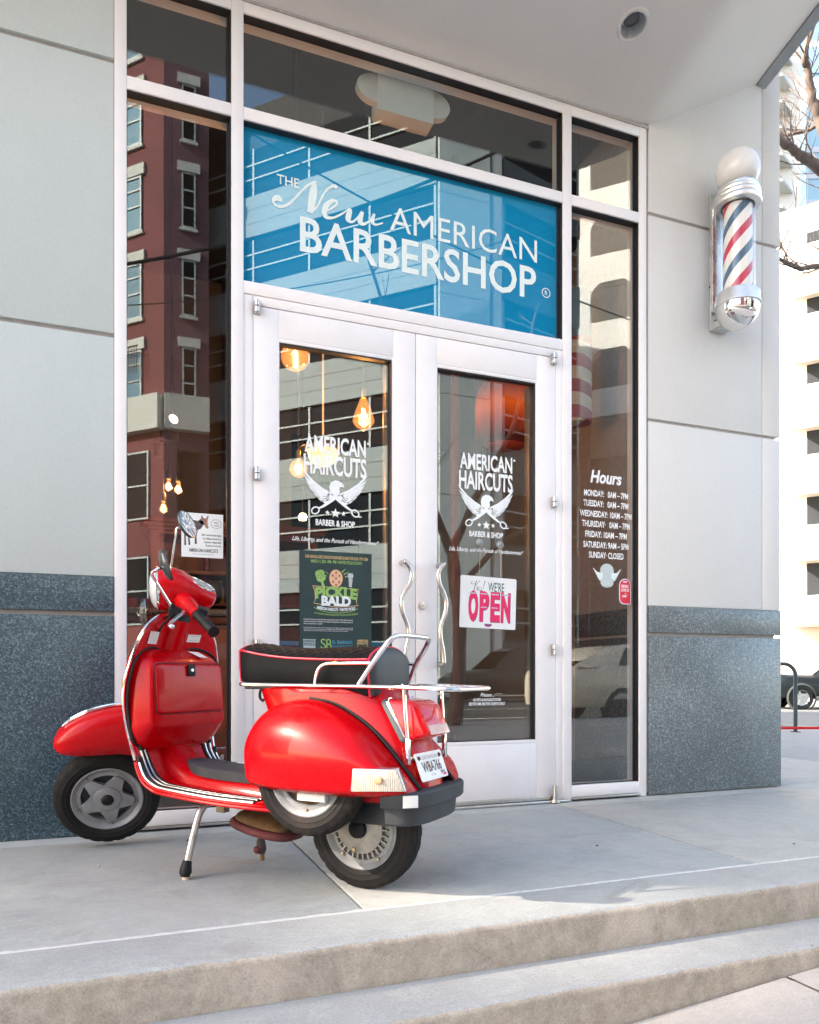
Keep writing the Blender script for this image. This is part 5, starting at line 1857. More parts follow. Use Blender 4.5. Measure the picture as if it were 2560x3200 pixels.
# number plate
Mpl = Matrix.Translation((-.2585, 0, .4305)) @ Matrix(((0, 0, .344, 0), (-1, 0, 0, 0), (0, 0, .939, 0), (0, 0, 0, 1))) if False else None
xz = V(.033, 0, .090).normalized()
xu = V(0, -1, 0)
xo = xz.cross(xu)                                   # into or out of the plate
if xo.x < 0: xo = -xo                              # pointing forwards (into the plate)
m3 = Matrix((xu, xo, xz)).transposed()
MP = Matrix.Translation((-.256, 0, .437)) @ m3.to_4x4()
npl = MB().prism(rrect(.196, .094, .008), lambda u, v, w: MP @ V(u, w, v), -.0010, .0010).build('number_plate', plain('plate white', (.80, .78, .75), .35, var=.03), sco, smooth=0)
M_pinkp = plain('faded plate print', (.40, .36, .34), .5)
M_inkp = plain('plate black', (.03, .03, .035), .5)
def ptext(tx, u, v, h, w, m, bold=.0):
    text_obj('plate_lettering', tx, m, npl, MP @ Matrix.Translation((u, -.0016, v)), h, w, bold)


ptext('GEORGIA', .0, .0235, .0125, .118, M_pinkp, .0)
ptext('WBA766', .0, -.0185, .034, .136, M_inkp, .012)
ptext('FULTON', -.006, -.034, .0065, .030, M_pinkp, .01)
flat('peach_mark', [[(-.017 + .010 * math.cos(k * PI / 8), -.001 + .010 * math.sin(k * PI / 8)) for k in range(16)]], plain('peach print', (.75, .42, .26), .5), npl, MP @ Matrix.Translation((0, -.0013, 0)))
flat('month_sticker', [[(.048, -.040), (.088, -.040), (.088, -.020), (.048, -.020)]], plain('plate sticker', (.74, .68, .64), .5), npl, MP @ Matrix.Translation((0, -.0013, 0)))
flat('year_sticker', [[(.066, -.041), (.088, -.041), (.088, -.033), (.066, -.033)]], M_pink, npl, MP @ Matrix.Translation((0, -.0015, 0)))
ptext('MAR', .066, -.0315, .0085, .028, M_inkp, .01)
for u in (-.075, .075):
    MB().lathe([(.0, -.005), (.006, -.004), (.008, .0)], 12, MP @ Matrix.Translation((u, -.001, .030)) @ Matrix.Rotation(R(-90), 4, 'X')).build('plate_bolt', M_maroon, npl)
MB().box(-.236, -.231, -.125, .135, .458, .474, bev=.002).build('plate_bracket', M_aluS, sco)
# bumper
m_ = MB()
def bump_ring(z, xr, hw, d):
    out = []
    n = 24
    for k in range(n + 1):
        a = R(-90 + 180 * k / n)
        c, s_ = math.cos(a), math.sin(a)
        out.append(V(-.185 - (xr - .185) * abs(c) ** .55, hw * math.copysign(abs(s_) ** .62, s_), z))
    for k in range(n, -1, -1):
        a = R(-90 + 180 * k / n)
        c, s_ = math.cos(a), math.sin(a)
        out.append(V(-.175 - (xr - .185 - d) * abs(c) ** .55, (hw - d) * math.copysign(abs(s_) ** .62, s_), z))
    return out


m_.loft([bump_ring(.262, .285, .180, .02), bump_ring(.268, .292, .186, .03), bump_ring(.318, .297, .192, .03), bump_ring(.322, .312, .214, .04), bump_ring(.328, .317, .218, .05), bump_ring(.366, .318, .219, .05), bump_ring(.372, .313, .215, .04)])
bmp = m_.build('rear_bumper', M_dgrey, sco, smooth=35)
m_ = MB()
m_.box(-.0015, .0015, -.024, .024, -.019, .019, bev=.001, M=Matrix.Translation((-.281, .197, .3465)) @ Matrix.Rotation(R(-50), 4, 'Z'))
m_.build('reflective_sticker', M_wht, bmp)
MB().box(-.16, .30, -.09, .09, .24, .322).build('inner_guard', M_gasket, sco)

# ---- seat ---------------------------------------------------------------------------------
SX0, SX1 = .468, -.088
zb = lambda x: curve(x, [(-.09, .664), (.02, .695), (.30, .704), (.47, .712)])
zs = lambda x: curve_s(x, [(-.09, .786), (.0, .786), (.12, .789), (.25, .796), (.36, .809), (.44, .823), (.47, .822)])
zc = lambda x: curve_s(x, [(-.09, .831), (.0, .834), (.2, .831), (.36, .840), (.44, .853), (.468, .846)])
hwS = lambda x: curve_s(x, [(-.09, .132), (.0, .137), (.25, .138), (.40, .134), (.44, .126), (.468, .104)])
m_ = MB()
m_.loft([[V(x, s_ * hwS(x) * f, z) for s_, f, z in ((-1, .93, zb(x)), (-1, .99, zb(x) + .018), (-1, 1, lerp(zb(x), zs(x), .6)), (-1, .99, zs(x)), (1, .99, zs(x)), (1, 1, lerp(zb(x), zs(x), .6)), (1, .99, zb(x) + .018), (1, .93, zb(x)))] for x in [lerp(SX0, SX1, k / 24) for k in range(25)]])
seat = m_.build('seat', M_seat, sco, smooth=50)


def crown(i, j):
    x = lerp(SX0, SX1, i)
    y = -1 + 2 * j
    h = hwS(x) * .992
    z = zs(x) + (zc(x) - zs(x)) * (1 - abs(y) ** 2.4) ** .8
    a = ((x + y * h * 1.0) / .046) % 1
    b = ((x - y * h * 1.0) / .046) % 1
    g = min(min(a, 1 - a), min(b, 1 - b))
    edge = 1 - abs(y) ** 6
    return V(x, y * h, z - .0055 * max(0, 1 - g / .16) * edge + .002 * edge)


MB().grid(crown, 110, 56).build('quilted_top', M_seat, seat, smooth=60)
# rear face of the seat, slightly domed
def rear_loop(x, k, lift=0):
    h = hwS(SX1)
    out = []
    zb_, zs_, zc_ = zb(SX1), zs(SX1), zc(SX1)
    for j in range(21):
        y = 1 - 2 * j / 20
        z = zs_ + (zc_ - zs_) * (1 - abs(y) ** 2.4) ** .8
        out.append((y * h, z))
    out += [(-h, lerp(zs_, zb_, .5)), (-h * .93, zb_), (0, zb_ - .002), (h * .93, zb_), (h, lerp(zs_, zb_, .5))]
    cz = (zb_ + zc_) / 2
    return [V(x, y * k, cz + (z - cz) * k) for y, z in out]


m_ = MB()
m_.loft([rear_loop(SX1 + .004, 1.0), rear_loop(SX1 - .010, .985), rear_loop(SX1 - .020, .93), rear_loop(SX1 - .026, .80), rear_loop(SX1 - .029, .45)])
m_.build('seat_back_panel', M_seatr, seat, smooth=60)
MB().box(-.135, -.108, -.045, -.012, .684, .705, bev=.006).build('lock_flap', M_seatr, seat)
MB().lathe([(.0, .006), (.006, .005), (.007, .0)], 12, Matrix.Translation((-.128, -.026, .7)) @ Matrix.Rotation(R(-90), 4, 'Y')).build('seat_lock', M_aluS, seat)
for s in (1, -1):
    MB().tube([V(x, s * hwS(x) * 1.0, zs(x) + .001) for x in [lerp(SX0, SX1, k / 30) for k in range(31)]], .0040, 8).build('piping', M_pipe, seat)
lp = rear_loop(SX1 - .004, 1.0)
MB().tube([lp[-2], lp[-1]] + lp[:21] + [lp[21], lp[22]], .0042, 8).build('piping', M_pipe, seat)
fl = []
for j in range(25):
    y = 1 - 2 * j / 24
    fl.append(V(SX0 + .002, y * hwS(SX0), zs(SX0) + (zc(SX0) - zs(SX0)) * (1 - abs(y) ** 2.4) ** .8 + .001))
fl = [V(SX0 - .002, hwS(SX0) * .95, zb(SX0)), V(SX0 + .001, hwS(SX0), lerp(zb(SX0), zs(SX0), .5))] + fl + [V(SX0 + .001, -hwS(SX0), lerp(zb(SX0), zs(SX0), .5)), V(SX0 - .002, -hwS(SX0) * .95, zb(SX0))]
MB().tube(fl, .0042, 8).build('piping', M_pipe, seat)
MB().box(-.08, .44, -.115, .115, .685, .700, bev=.004).build('seat_pan', M_gasket, seat)
MB().tube(spline([(.42, .0, .690), (.455, .0, .682), (.462, .0, .655), (.450, .0, .640), (.437, 0, .648)], 6), .005, 8).build('bag_hook', M_black, sco)

# ---- rack ------------------------------------------------------------------------------------
rk = empty('luggage_rack', parent=sco)
rt = .0068
for s in (1, -1):
    MB().tube(spline([(.425, s * .150, .704), (.41, s * .163, .7035), (.36, s * .166, .703), (.1, s * .166, .7015), (-.15, s * .166, .699), (-.355, s * .166, .694), (-.395, s * .155, .6925), (-.41, s * .12, .692)], 6), rt, 10).build('side_rail', M_chromeS, rk)
    MB().tube(spline([(.094, s * .166, .703), (.092, s * .166, .728), (.078, s * .166, .760), (.045, s * .166, .774), (-.02, s * .166, .7745), (-.118, s * .152, .7745)], 6), rt * .9, 10).build('grab_rail', M_chromeS, rk)
    MB().tube([(-.226, s * .138, .694), (-.232, s * .138, .60), (-.238, s * .136, .525)], rt, 10).build('support', M_chromeS, rk)
    MB().box(-.2465, -.2335, s * .136 - .009, s * .136 + .009, .452, .535, bev=.002).build('support_foot', M_chromeS, rk)
MB().tube([(-.41, y, .692) for y in (-.121, -.06, 0, .06, .121)], rt, 10).build('cross_bar', M_chromeS, rk)
for x in (-.30, -.20):
    MB().tube([(x, y, .6955) for y in (-.166, 0, .166)], rt * .8, 10).build('cross_bar', M_chromeS, rk)
hp = [(-.068, .158, .703), (-.120, .152, .775), (-.158, .144, .826), (-.176, .134, .850), (-.187, .114, .863), (-.190, .06, .8655), (-.190, -.06, .8655), (-.187, -.114, .863), (-.176, -.134, .850), (-.158, -.144, .826), (-.120, -.152, .775), (-.086, -.158, .703)]
MB().tube(spline(hp, 5), .0088, 12).build('back_hoop', M_chromeS, rk)

# ---- underside: stand, exhaust, engine ----------------------------------------------------------
sd_ = empty('centre_stand', parent=sco)
MB().tube(spline([(.595, .03, .272), (.602, .075, .274), (.610, .118, .262), (.621, .148, .230), (.627, .170, .165), (.628, .193, .095), (.625, .212, .045)], 6), .0135, 14).build('leg', M_stand, sd_)
MB().tube([(.6255, .207, .064), (.6245, .214, .045), (.623, .2185, .026), (.623, .221, .010)], [.016, .0195, .0225, .016], 16).build('rubber_foot', M_black, sd_)
MB().lathe([(.0, .012), (.011, .012), (.012, .001), (.0, .001)], 10, Matrix.Translation((.621, .222, 0))).build('worn_end', plain('worn pale foot', (.66, .50, .40), .8), sd_)
MB().tube(spline([(.595, -.03, .272), (.59, -.075, .262), (.578, -.10, .21), (.566, -.118, .13), (.558, -.127, .060)], 6), .0125, 14).build('leg', M_stand, sd_)
MB().tube([(.559, -.125, .098), (.558, -.126, .072), (.556, -.128, .044), (.5555, -.129, .028)], [.013, .018, .019, .012], 14).build('rubber_foot', plain('perished rubber', (.055, .042, .038), .85, var=.3, scale=30), sd_)
bm2 = bmesh.new()
bmesh.ops.create_icosphere(bm2, subdivisions=2, radius=.017, matrix=Matrix.Translation((.565, -.113, .045)))
m_ = MB(); m_.merge(bm2); m_.build('foot_lug', M_maroon, sd_, smooth=60)
MB().tube([(.5555, -.129, .034), (.555, -.130, .001)], .0095, 12).build('worn_end', M_rust, sd_)
MB().box(.585, .625, .025, .060, .215, .285, bev=.004, M=Matrix.Rotation(R(0), 4, 'Y')).build('stand_bracket', plain('tan stand bracket', (.30, .24, .16), .6, .4, var=.25, scale=20), sd_)
# exhaust: a flat box with a rolled maroon seam
m_ = MB()
rings = []
for i in range(17):
    t = i / 16
    th = PI * t
    x = .480 - .122 * math.cos(th)
    w = max(.004, math.sin(th) ** .5)
    cz = .165 + (.487 - x) * -.22 + .0
    cz = lerp(.135, .190, (x - .335) / .30)
    r_ = []
    for k in range(24):
        q = 2 * PI * k / 24
        sz = math.sin(q)
        r_.append(V(x, -.065 + .085 * w * math.cos(q), cz + (.042 if sz > 0 else .030) * w * math.copysign(abs(sz) ** .8, sz)))
    rings.append(r_)
m_.loft(rings)
ex = m_.build('exhaust_box', M_rust, sco, smooth=60)
sm = []
for k in range(40):
    q = 2 * PI * k / 40
    x = .480 - .130 * math.cos(q)
    sm.append(V(x, -.065 + .092 * math.copysign(abs(math.sin(q)) ** .6, math.sin(q)), lerp(.127, .178, (x - .327) / .32)))
MB().tube(sm, .0165, 10, cyc=True).build('exhaust_seam', M_maroon, ex, smooth=60)
MB().tube(spline([(.44, -.05, .21), (.40, -.06, .25), (.33, -.10, .28)], 5), .018, 10).build('header_pipe', M_rust, ex)
m_ = MB()
m_.box(-.06, .33, -.20, -.05, .15, .31, bev=.03)
m_.lathe([(.0, .05), (.10, .05), (.11, .07), (.11, .16), (.0, .16)], 32, Mr @ Matrix.Rotation(R(90), 4, 'X'))
m_.build('engine', plain('oily alloy', (.10, .095, .09), .55, .5, var=.4, scale=16), sco)

# ================================================================ across the street (seen in the glass)
def brick_mat(name, a, b, mortar=(.30, .26, .24), sc=1.0):
    t = NT(name)
    br = t.n('ShaderNodeTexBrick')
    br.inputs['Scale'].default_value = 4.5 * sc
    br.inputs['Color1'].default_value = (*a, 1)
    br.inputs['Color2'].default_value = (*b, 1)
    br.inputs['Mortar'].default_value = (*mortar, 1)
    br.inputs['Mortar Size'].default_value = .012
    mp = t.n('ShaderNodeMapping')
    mp.inputs['Rotation'].default_value = (R(90), 0, 0)
    t.l(t.pos(), mp.inputs[0])
    t.l(mp.outputs[0], br.inputs['Vector'])
    big = t.noise(.5, 4, .6)
    c = t.mix(1.0, br.outputs[0], t.ramp(big, [(.3, .8), (.7, 1.15)]), 'MULTIPLY')
    return t.set(col=c, rough=.9)


M_brickR = brick_mat('red brick', (.155, .038, .042), (.13, .032, .038), mortar=(.13, .10, .10))
M_brickShade = brick_mat('shade-toned brick', (.125, .058, .080), (.105, .048, .070), mortar=(.14, .11, .12))  # the same brick with the shade of the unlit face put into its colour
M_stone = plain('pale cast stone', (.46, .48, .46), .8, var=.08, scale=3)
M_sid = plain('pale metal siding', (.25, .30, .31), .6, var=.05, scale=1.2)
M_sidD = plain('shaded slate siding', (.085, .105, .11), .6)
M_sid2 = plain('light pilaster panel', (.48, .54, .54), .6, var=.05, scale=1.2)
M_white = plain('white concrete', (.86, .83, .79), .8, var=.06, scale=.6)
M_winD = plain('dark window glass', (.008, .013, .019), .6, spec=.05, var=.2, scale=.4)
M_winB = plain('blue window glass', (.03, .16, .25), .1, spec=.5, var=.25, scale=.5)
M_winfr = plain('pale window frame', (.34, .40, .41), .5)
M_darkfr = plain('dark window frame', (.018, .022, .027), .6, spec=.2)


def on_face(P0, d, nrm):
    """frame of a wall: u along it, w up, t out of it"""
    d = Vector((d[0], d[1], 0)).normalized()
    nrm = Vector((nrm[0], nrm[1], 0)).normalized()
    P0 = Vector((P0[0], P0[1], 0))
    return lambda u, t, w: P0 + d * u + nrm * t + Vector((0, 0, w))


def fbox(mb, F, u0, u1, t0, t1, w0, w1):
    v = [mb.bm.verts.new(F(u, t, w)) for u in (u0, u1) for t in (t0, t1) for w in (w0, w1)]
    for f in ((0, 1, 3, 2), (4, 6, 7, 5), (0, 4, 5, 1), (2, 3, 7, 6), (0, 2, 6, 4), (1, 5, 7, 3)):
        mb.bm.faces.new([v[i] for i in f])
    return mb


def window(F, u0, u1, w0, w1, par, mfr, mgl, bars=(), rails=(.5,), fw=.07, lintel=None, sill=None):
    m_ = MB()
    for a in ((u0, u0 + fw, w0, w1), (u1 - fw, u1, w0, w1)):
        fbox(m_, F, a[0], a[1], .01, .075, a[2], a[3])
    for a in (w0, w1 - fw):
        fbox(m_, F, u0 + fw, u1 - fw, .01, .074, a, a + fw)
    for q in rails:
        ww = lerp(w0, w1, q)
        fbox(m_, F, u0 + fw, u1 - fw, .012, .070, ww - .03, ww + .03)
    for q in bars:
        uu = lerp(u0, u1, q)
        fbox(m_, F, uu - .03, uu + .03, .012, .068, w0 + fw, w1 - fw)
    o = m_.build('window', mfr, par, smooth=0)
    g = MB()
    fbox(g, F, u0 + .02, u1 - .02, .006, .03, w0 + .02, w1 - .02)
    g.build('pane', mgl, o, smooth=0)
    if lintel:
        g = MB()
        fbox(g, F, u0 - .16, u1 + .16, .0, .11, w1 + .02, w1 + .02 + lintel)
        g.build('lintel', M_stone, o, smooth=0)
    if sill:
        g = MB()
        fbox(g, F, u0 - .08, u1 + .08, .0, .10, w0 - .02 - sill, w0 - .02)
        g.build('sill', M_stone, o, smooth=0)
    return o


# red and shade-toned brick apartment block with a canted corner
bk = empty('brick_building', (1.7, -26, 0))
tag(bk, 'red and shade-toned brick apartment block with pale lintels mirrored in the left window', 'building')
bk.location = (0, 0, 0)
c45 = math.sqrt(.5)
P = Vector((1.70, -26.0))
PA = P + Vector((-.69, -.72)) * 8.0
m_ = MB()
poly = [(P.x, P.y), (3.35, -26.0), (3.35, -44), (-24, -44), (PA.x - 12, PA.y), (PA.x, PA.y)]
m_.prism(poly, lambda u, v, w: (u, v, w), -.6, 29.5)
o = m_.build('wall', [M_brickR, M_brickShade], bk, smooth=0)
for p in o.data.polygons:
    p.material_index = 1 if p.normal.y > .95 else 0  # the face towards the shop takes the copy with shade in its colour
FB = on_face(P, (1, 0), (0, 1))
FA = on_face(P, (-.69, -.72), (-.72, .69))
for k in range(9):
    z1 = 19.75 - 3.32 * (k - 2)
    if z1 < 11 : continue
    window(FB, .66, 1.16, z1 - 2.12, z1 - .02, bk, M_winfr, M_winD, rails=(.36, .68), fw=.055, lintel=.36, sill=.10)
    for u0 in (1.05, 4.2):
        window(FA, u0, u0 + 1.75, z1 - 2.12, z1 - .02, bk, M_winfr, M_winB, bars=(.5,), rails=(.45, .75), lintel=.42, sill=.12)
m_ = MB()
fbox(m_, FB, -.0, 1.64, 0, .35, 9.9, 11.2)
fbox(m_, FA, .0, 7.8, 0, .35, 9.9, 11.2)
m_.build('belt_course', M_stone, bk, smooth=0)
for k in range(3):
    for (u0, z1) in ((.5, 9.0), (.5, 5.4)):
        pass
for z1 in (9.2, 5.2):
    window(FB, .45, 1.35, z1 - 2.6, z1, bk, M_darkfr, M_winD, rails=(.5,))
    for u0 in (.7, 3.4):
        window(FA, u0, u0 + 2.2, z1 - 2.6, z1, bk, M_winfr, M_winD, bars=(.5,), rails=(.5,))
m_ = MB()
for i in range(14):
    fbox(m_, FA, 1.0 + i * .13, 1.02 + i * .13, .35, .37, 12.1, 13.1)
fbox(m_, FA, .95, 2.85, .34, .38, 13.1, 13.14)
m_.build('balcony_rail', M_darkfr, bk, smooth=0)

# pale siding office block with strip windows: a canted face, a pilaster, then a face along the street
sd = empty('siding_building')
tag(sd, 'pale grey office block with dark strip windows mirrored in the sign and doors', 'building')
Q = Vector((10.5, -20.5))
QL = Q + Vector((-.695, -.719)) * 10.4
QR = Vector((12.55, -20.5))
QE = QR + Vector((.969, -.247)) * 4.6
m_ = MB()
m_.prism([(Q.x, Q.y), (QR.x, QR.y), (QE.x, QE.y), (QE.x - 1, -31), (QL.x, -31), (QL.x, QL.y)], lambda u, v, w: (u, v, w), -.6, 23.0)
m_.build('wall', M_darkfr, sd, smooth=0)
FC = on_face(Q, (-.695, -.719), (-.719, .695))
FP = on_face(Q, (1, 0), (0, 1))
FR = on_face(QR, (.969, -.247), (.247, .969))
for k in range(-4, 3):
    w0 = 12.45 + 3.5 * k
    if w0 < -1: continue
    for F, a, b in ((FC, .0, 10.4), (FR, .55, 4.6)):
        s_ = MB()
        if w0 > 0:
            for (za, zb) in ((w0 - 1.62, w0 - 1.10), (w0 - 1.085, w0 - .56), (w0 - .545, w0 - .02)):
                fbox(s_, F, a, b, .0, .14, za, zb)
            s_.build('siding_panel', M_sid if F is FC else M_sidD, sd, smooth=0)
        m2 = MB()
        for q in (.36, .66):
            fbox(m2, F, a + .1, b - .05, .04, .10, w0 + 1.85 * q - .03, w0 + 1.85 * q + .03)
        n = max(1, int((b - a) / 2.6))
        for i in range(n + 1):
            u = lerp(a + .05, b - .05, i / n)
            fbox(m2, F, u - .04, u + .04, .03, .09, w0 - .02, w0 + 1.85)
        wo = m2.build('window', M_winfr, sd, smooth=0)
        g = MB()
        fbox(g, F, a + .05, b - .05, .01, .03, w0 - .02, w0 + 1.86)
        g.build('pane', M_winD, wo, smooth=0)
m_ = MB()
for k in range(6):
    fbox(m_, FP, .0, 1.96, .0, .22, 3.5 * k + .012, 3.5 * k + 3.488)
m_.build('pilaster', M_sid2, sd, smooth=0)
m_ = MB()
fbox(m_, FR, .05, .42, .0, .20, 0, 22.9)
m_.build('pilaster', M_white, sd, smooth=0)

# white concrete parking deck with deep openings, further along
wd = empty('parking_deck')
tag(wd, 'white concrete parking deck with deep rounded openings mirrored in the right window', 'building')
FW = on_face((28.2, -26.5), (-.695, -.719), (-.719, .695))
for k in range(3, 10):
    z0 = 14.6 + 3.6 * (k - 3)
    m_ = MB()
    fbox(m_, FW, 0, 16, -.6, 0, z0, z0 + 1.5)
    m_.build('parapet', M_white, wd, smooth=0)
    m_ = MB()
    fbox(m_, FW, 0.1, 15.9, -7.8, -.62, z0 - .05, z0 + .25)
    m_.build('floor_slab', M_white, wd, smooth=0)
    for i in range(6):
        m_ = MB()
        u = .35 + 3.05 * i
        pr = [(u - .35, z0 + 1.5), (u + .35, z0 + 1.5)]
        # column flaring into the parapet above
        ring = []
        for j in range(9):
            q = j / 8
            wdt = .38 + .5 * max(0, (q - .65) / .35) ** 2
            ring.append((q, wdt))
        m_.loft([[F_ for F_ in (FW(u - w_, -.55, z0 + 1.5 + 2.1 * q), FW(u + w_, -.55, z0 + 1.5 + 2.1 * q), FW(u + w_, .0, z0 + 1.5 + 2.1 * q), FW(u - w_, .0, z0 + 1.5 + 2.1 * q))] for q, w_ in ring])
        m_.build('column', M_white, wd, smooth=20)
m_ = MB()
fbox(m_, FW, 0, 16, -12, -8, -.6, 14.5)
fbox(m_, FW, 0, 16, -8, -7.8, 14.5, 40)
m_.build('back_wall', M_darkfr, wd, smooth=0)
for i in range(6):
    m_ = MB()
    fbox(m_, FW, .1 + 3.05 * i, .7 + 3.05 * i, -.7, -.1, -.6, 14.6)
    m_.build('pier', M_brickShade, wd, smooth=0)

# unseen blocks added on the left shade the porch; two openings pass the sun
su = Vector((SUN_DIR.x, SUN_DIR.y, 0)).normalized()
sv = Vector((-su.y, su.x, 0))
tanE = -SUN_DIR.z / math.hypot(SUN_DIR.x, SUN_DIR.y)
HIT = Vector((1.42, -1.60, 0))                     # middle of the sunlit patch on the steps
O_ = HIT - su * 46.0
FT = lambda u, v, w: O_ + su * u + sv * v + Vector((0, 0, w))
M_blocker = plain('tan blocker panel', (.42, .38, .33), .8, var=.06, scale=.5)


def tower(name, v0, v1, label, mat):  # an added block out of view, there only to hold off the sun
    e = empty(name)
    tag(e, label, 'building')
    for k in range(12):
        m_ = MB()
        F = lambda u, v, w: FT(u, v, w)
        fbox(m_, F, -9, 0, v0, v1, 3.0 * k - 1.0, 3.0 * k + .55)
        m_.build('spandrel', mat, e, smooth=0)
        m_ = MB()
        fbox(m_, F, -8.9, -.1, v0 + (.02 if v0 > 0 else .1), v1 - (.02 if v1 < 0 else .1), 3.0 * k + .55, 3.0 * k + 2.0)
        m_.build('blocker_band', M_winD, e, smooth=0)
    return e


GAP = .36
tower('sun_blocker', GAP, 17, 'unseen tan block north of the gap, added to hold the sun off the porch', M_blocker)
tower('sun_blocker', -5.0, -GAP, 'unseen tan block south of the gap, added to hold the sun off the porch', M_blocker)
br = empty('gap_blocker')  # added out of view: closes the gap so only the patch gets sun
tag(br, 'unseen panels and slats added between the two tan blocks to shape the sun patch', 'light blocker')
zc = 46.0 * tanE                                   # height of the ray through the patch at the near face
for (za, zb) in ((-1, zc - .42), (zc + .46, zc + 1.9), (zc + 2.5, 36)):
    m_ = MB()
    fbox(m_, FT, -.5, -.06, -GAP + .01, GAP - .01, za, zb)
    m_.build('gap_panel', M_blocker, br, smooth=0)
k = 0
v_ = -GAP + .02
while v_ < GAP - .02:                              # an upright louvre screen added across the openings to thin the sun
    m_ = MB()
    fbox(m_, FT, -.30, -.27, v_, v_ + .046, zc - .6, zc + 2.7)
    m_.build('sun_slat', M_darkfr, br, smooth=0)
    v_ += .074

# ================================================================ round the corner, to the right
def LD(lat, dep, z=0.0):
    """a point given by its distance to the right of and ahead of the street corner's survey line"""
    c, s = math.cos(R(21.224)), math.sin(R(21.224))
    return Vector((lat * c + dep * s, -3.7653 + dep * c - lat * s, z))


# bike rack
rck = empty('bike_rack', LD(4.95, 9.72, -.004))
rck.rotation_euler = (0, 0, R(-21))
tag(rck, 'dark steel hoop bike rack on the pavement beyond the pier', 'bike rack')
M_rack = plain('dark galvanised tube', (.07, .10, .11), .45, .4, var=.15, scale=10)
pts = [(0, 0, 0), (0, 0, .70)] + [(-.16 + .16 * math.cos(R(a)), 0, .72 + .155 * math.sin(R(a))) for a in range(8, 91, 12)] + [(-.5, 0, .875), (-.78, 0, .875)]
MB().tube(pts, .024, 12).build('hoop_tube', M_rack, rck)
MB().tube([(-.80, 0, .0), (-.80, 0, .875)], .024, 12).build('hoop_tube', M_rack, rck)
MB().lathe([(.0, .012), (.06, .012), (.065, .0)], 20).build('base_flange', M_rack, rck)
# red strap
a, b = LD(4.0, 9.55, .058), LD(7.2, 9.75, .075)
m_ = MB()
m_.loft([[p + Vector((0, 0, -.017)), p + Vector((.004, -.008, 0)), p + Vector((0, 0, .017)), p + Vector((.006, .004, 0))] for p in [a.lerp(b, k / 12) + Vector((0, 0, -.012 * math.sin(PI * k / 12))) for k in range(13)]])
o = m_.build('red_strap', plain('red webbing', (.75, .01, .015), .6), None)
tag(o, 'thin red strap stretched low across the pavement at the bike rack', 'strap')

# parked dark car across the street
suv = empty('parked_suv', LD(12.15, 24.3, -.37))
suv.rotation_euler = (0, 0, R(180 - 21 - 3))
tag(suv, 'dark grey parked SUV across the street beyond the bike rack', 'car')
M_suv = NT('dark car paint').set(col=(.010, .014, .016), rough=.3, spec=.3, coat=.25)
M_cglass = plain('car glass', (.02, .03, .035), .06, spec=.25, var=.1)
M_clad = plain('grey cladding', (.045, .055, .055), .7)


def car(par, L, H, body_mat, cab, lift=0.0):
    """body along +x (front), origin under the front axle; cab: (x, z) roof outline"""
    n = 28
    rings = []
    for i in range(n + 1):
        x = lerp(.86, .86 - L, i / n)
        t = i / n
        hw = .90 * (1 - .10 * max(0, (t - .9) / .1) ** 2 - .16 * max(0, (.10 - t) / .10) ** 2)
        zt = curve(x, [(.86 - L, .95), (.9 - L, 1.0), (-2.9, 1.05), (-1.2, 1.06), (-.3, 1.02), (.55, .92 + lift), (.80, .80 + lift), (.86, .66 + lift)]) + lift * .3
        zb_ = .30 + lift * .5
        rings.append([(x, s_ * hw * f, lerp(zb_, zt, q)) for s_, f, q in ((-1, .93, 0), (-1, 1, .25), (-1, 1, .62), (-1, .96, .88), (-1, .84, 1), (1, .84, 1), (1, .96, .88), (1, 1, .62), (1, 1, .25), (1, .93, 0))])
    m_ = MB()
    m_.loft(rings)
    bd_ = m_.build('body', body_mat, par, smooth=40)
    m_ = MB()
    m_.loft([[(x0, -.80, 1.0), (x1, -hw, z), (x1, hw, z), (x0, .80, 1.0)] for (x0, x1, z, hw) in cab], closed=False, cap=False)
    m_.build('roof', body_mat, par, smooth=30)
    return bd_


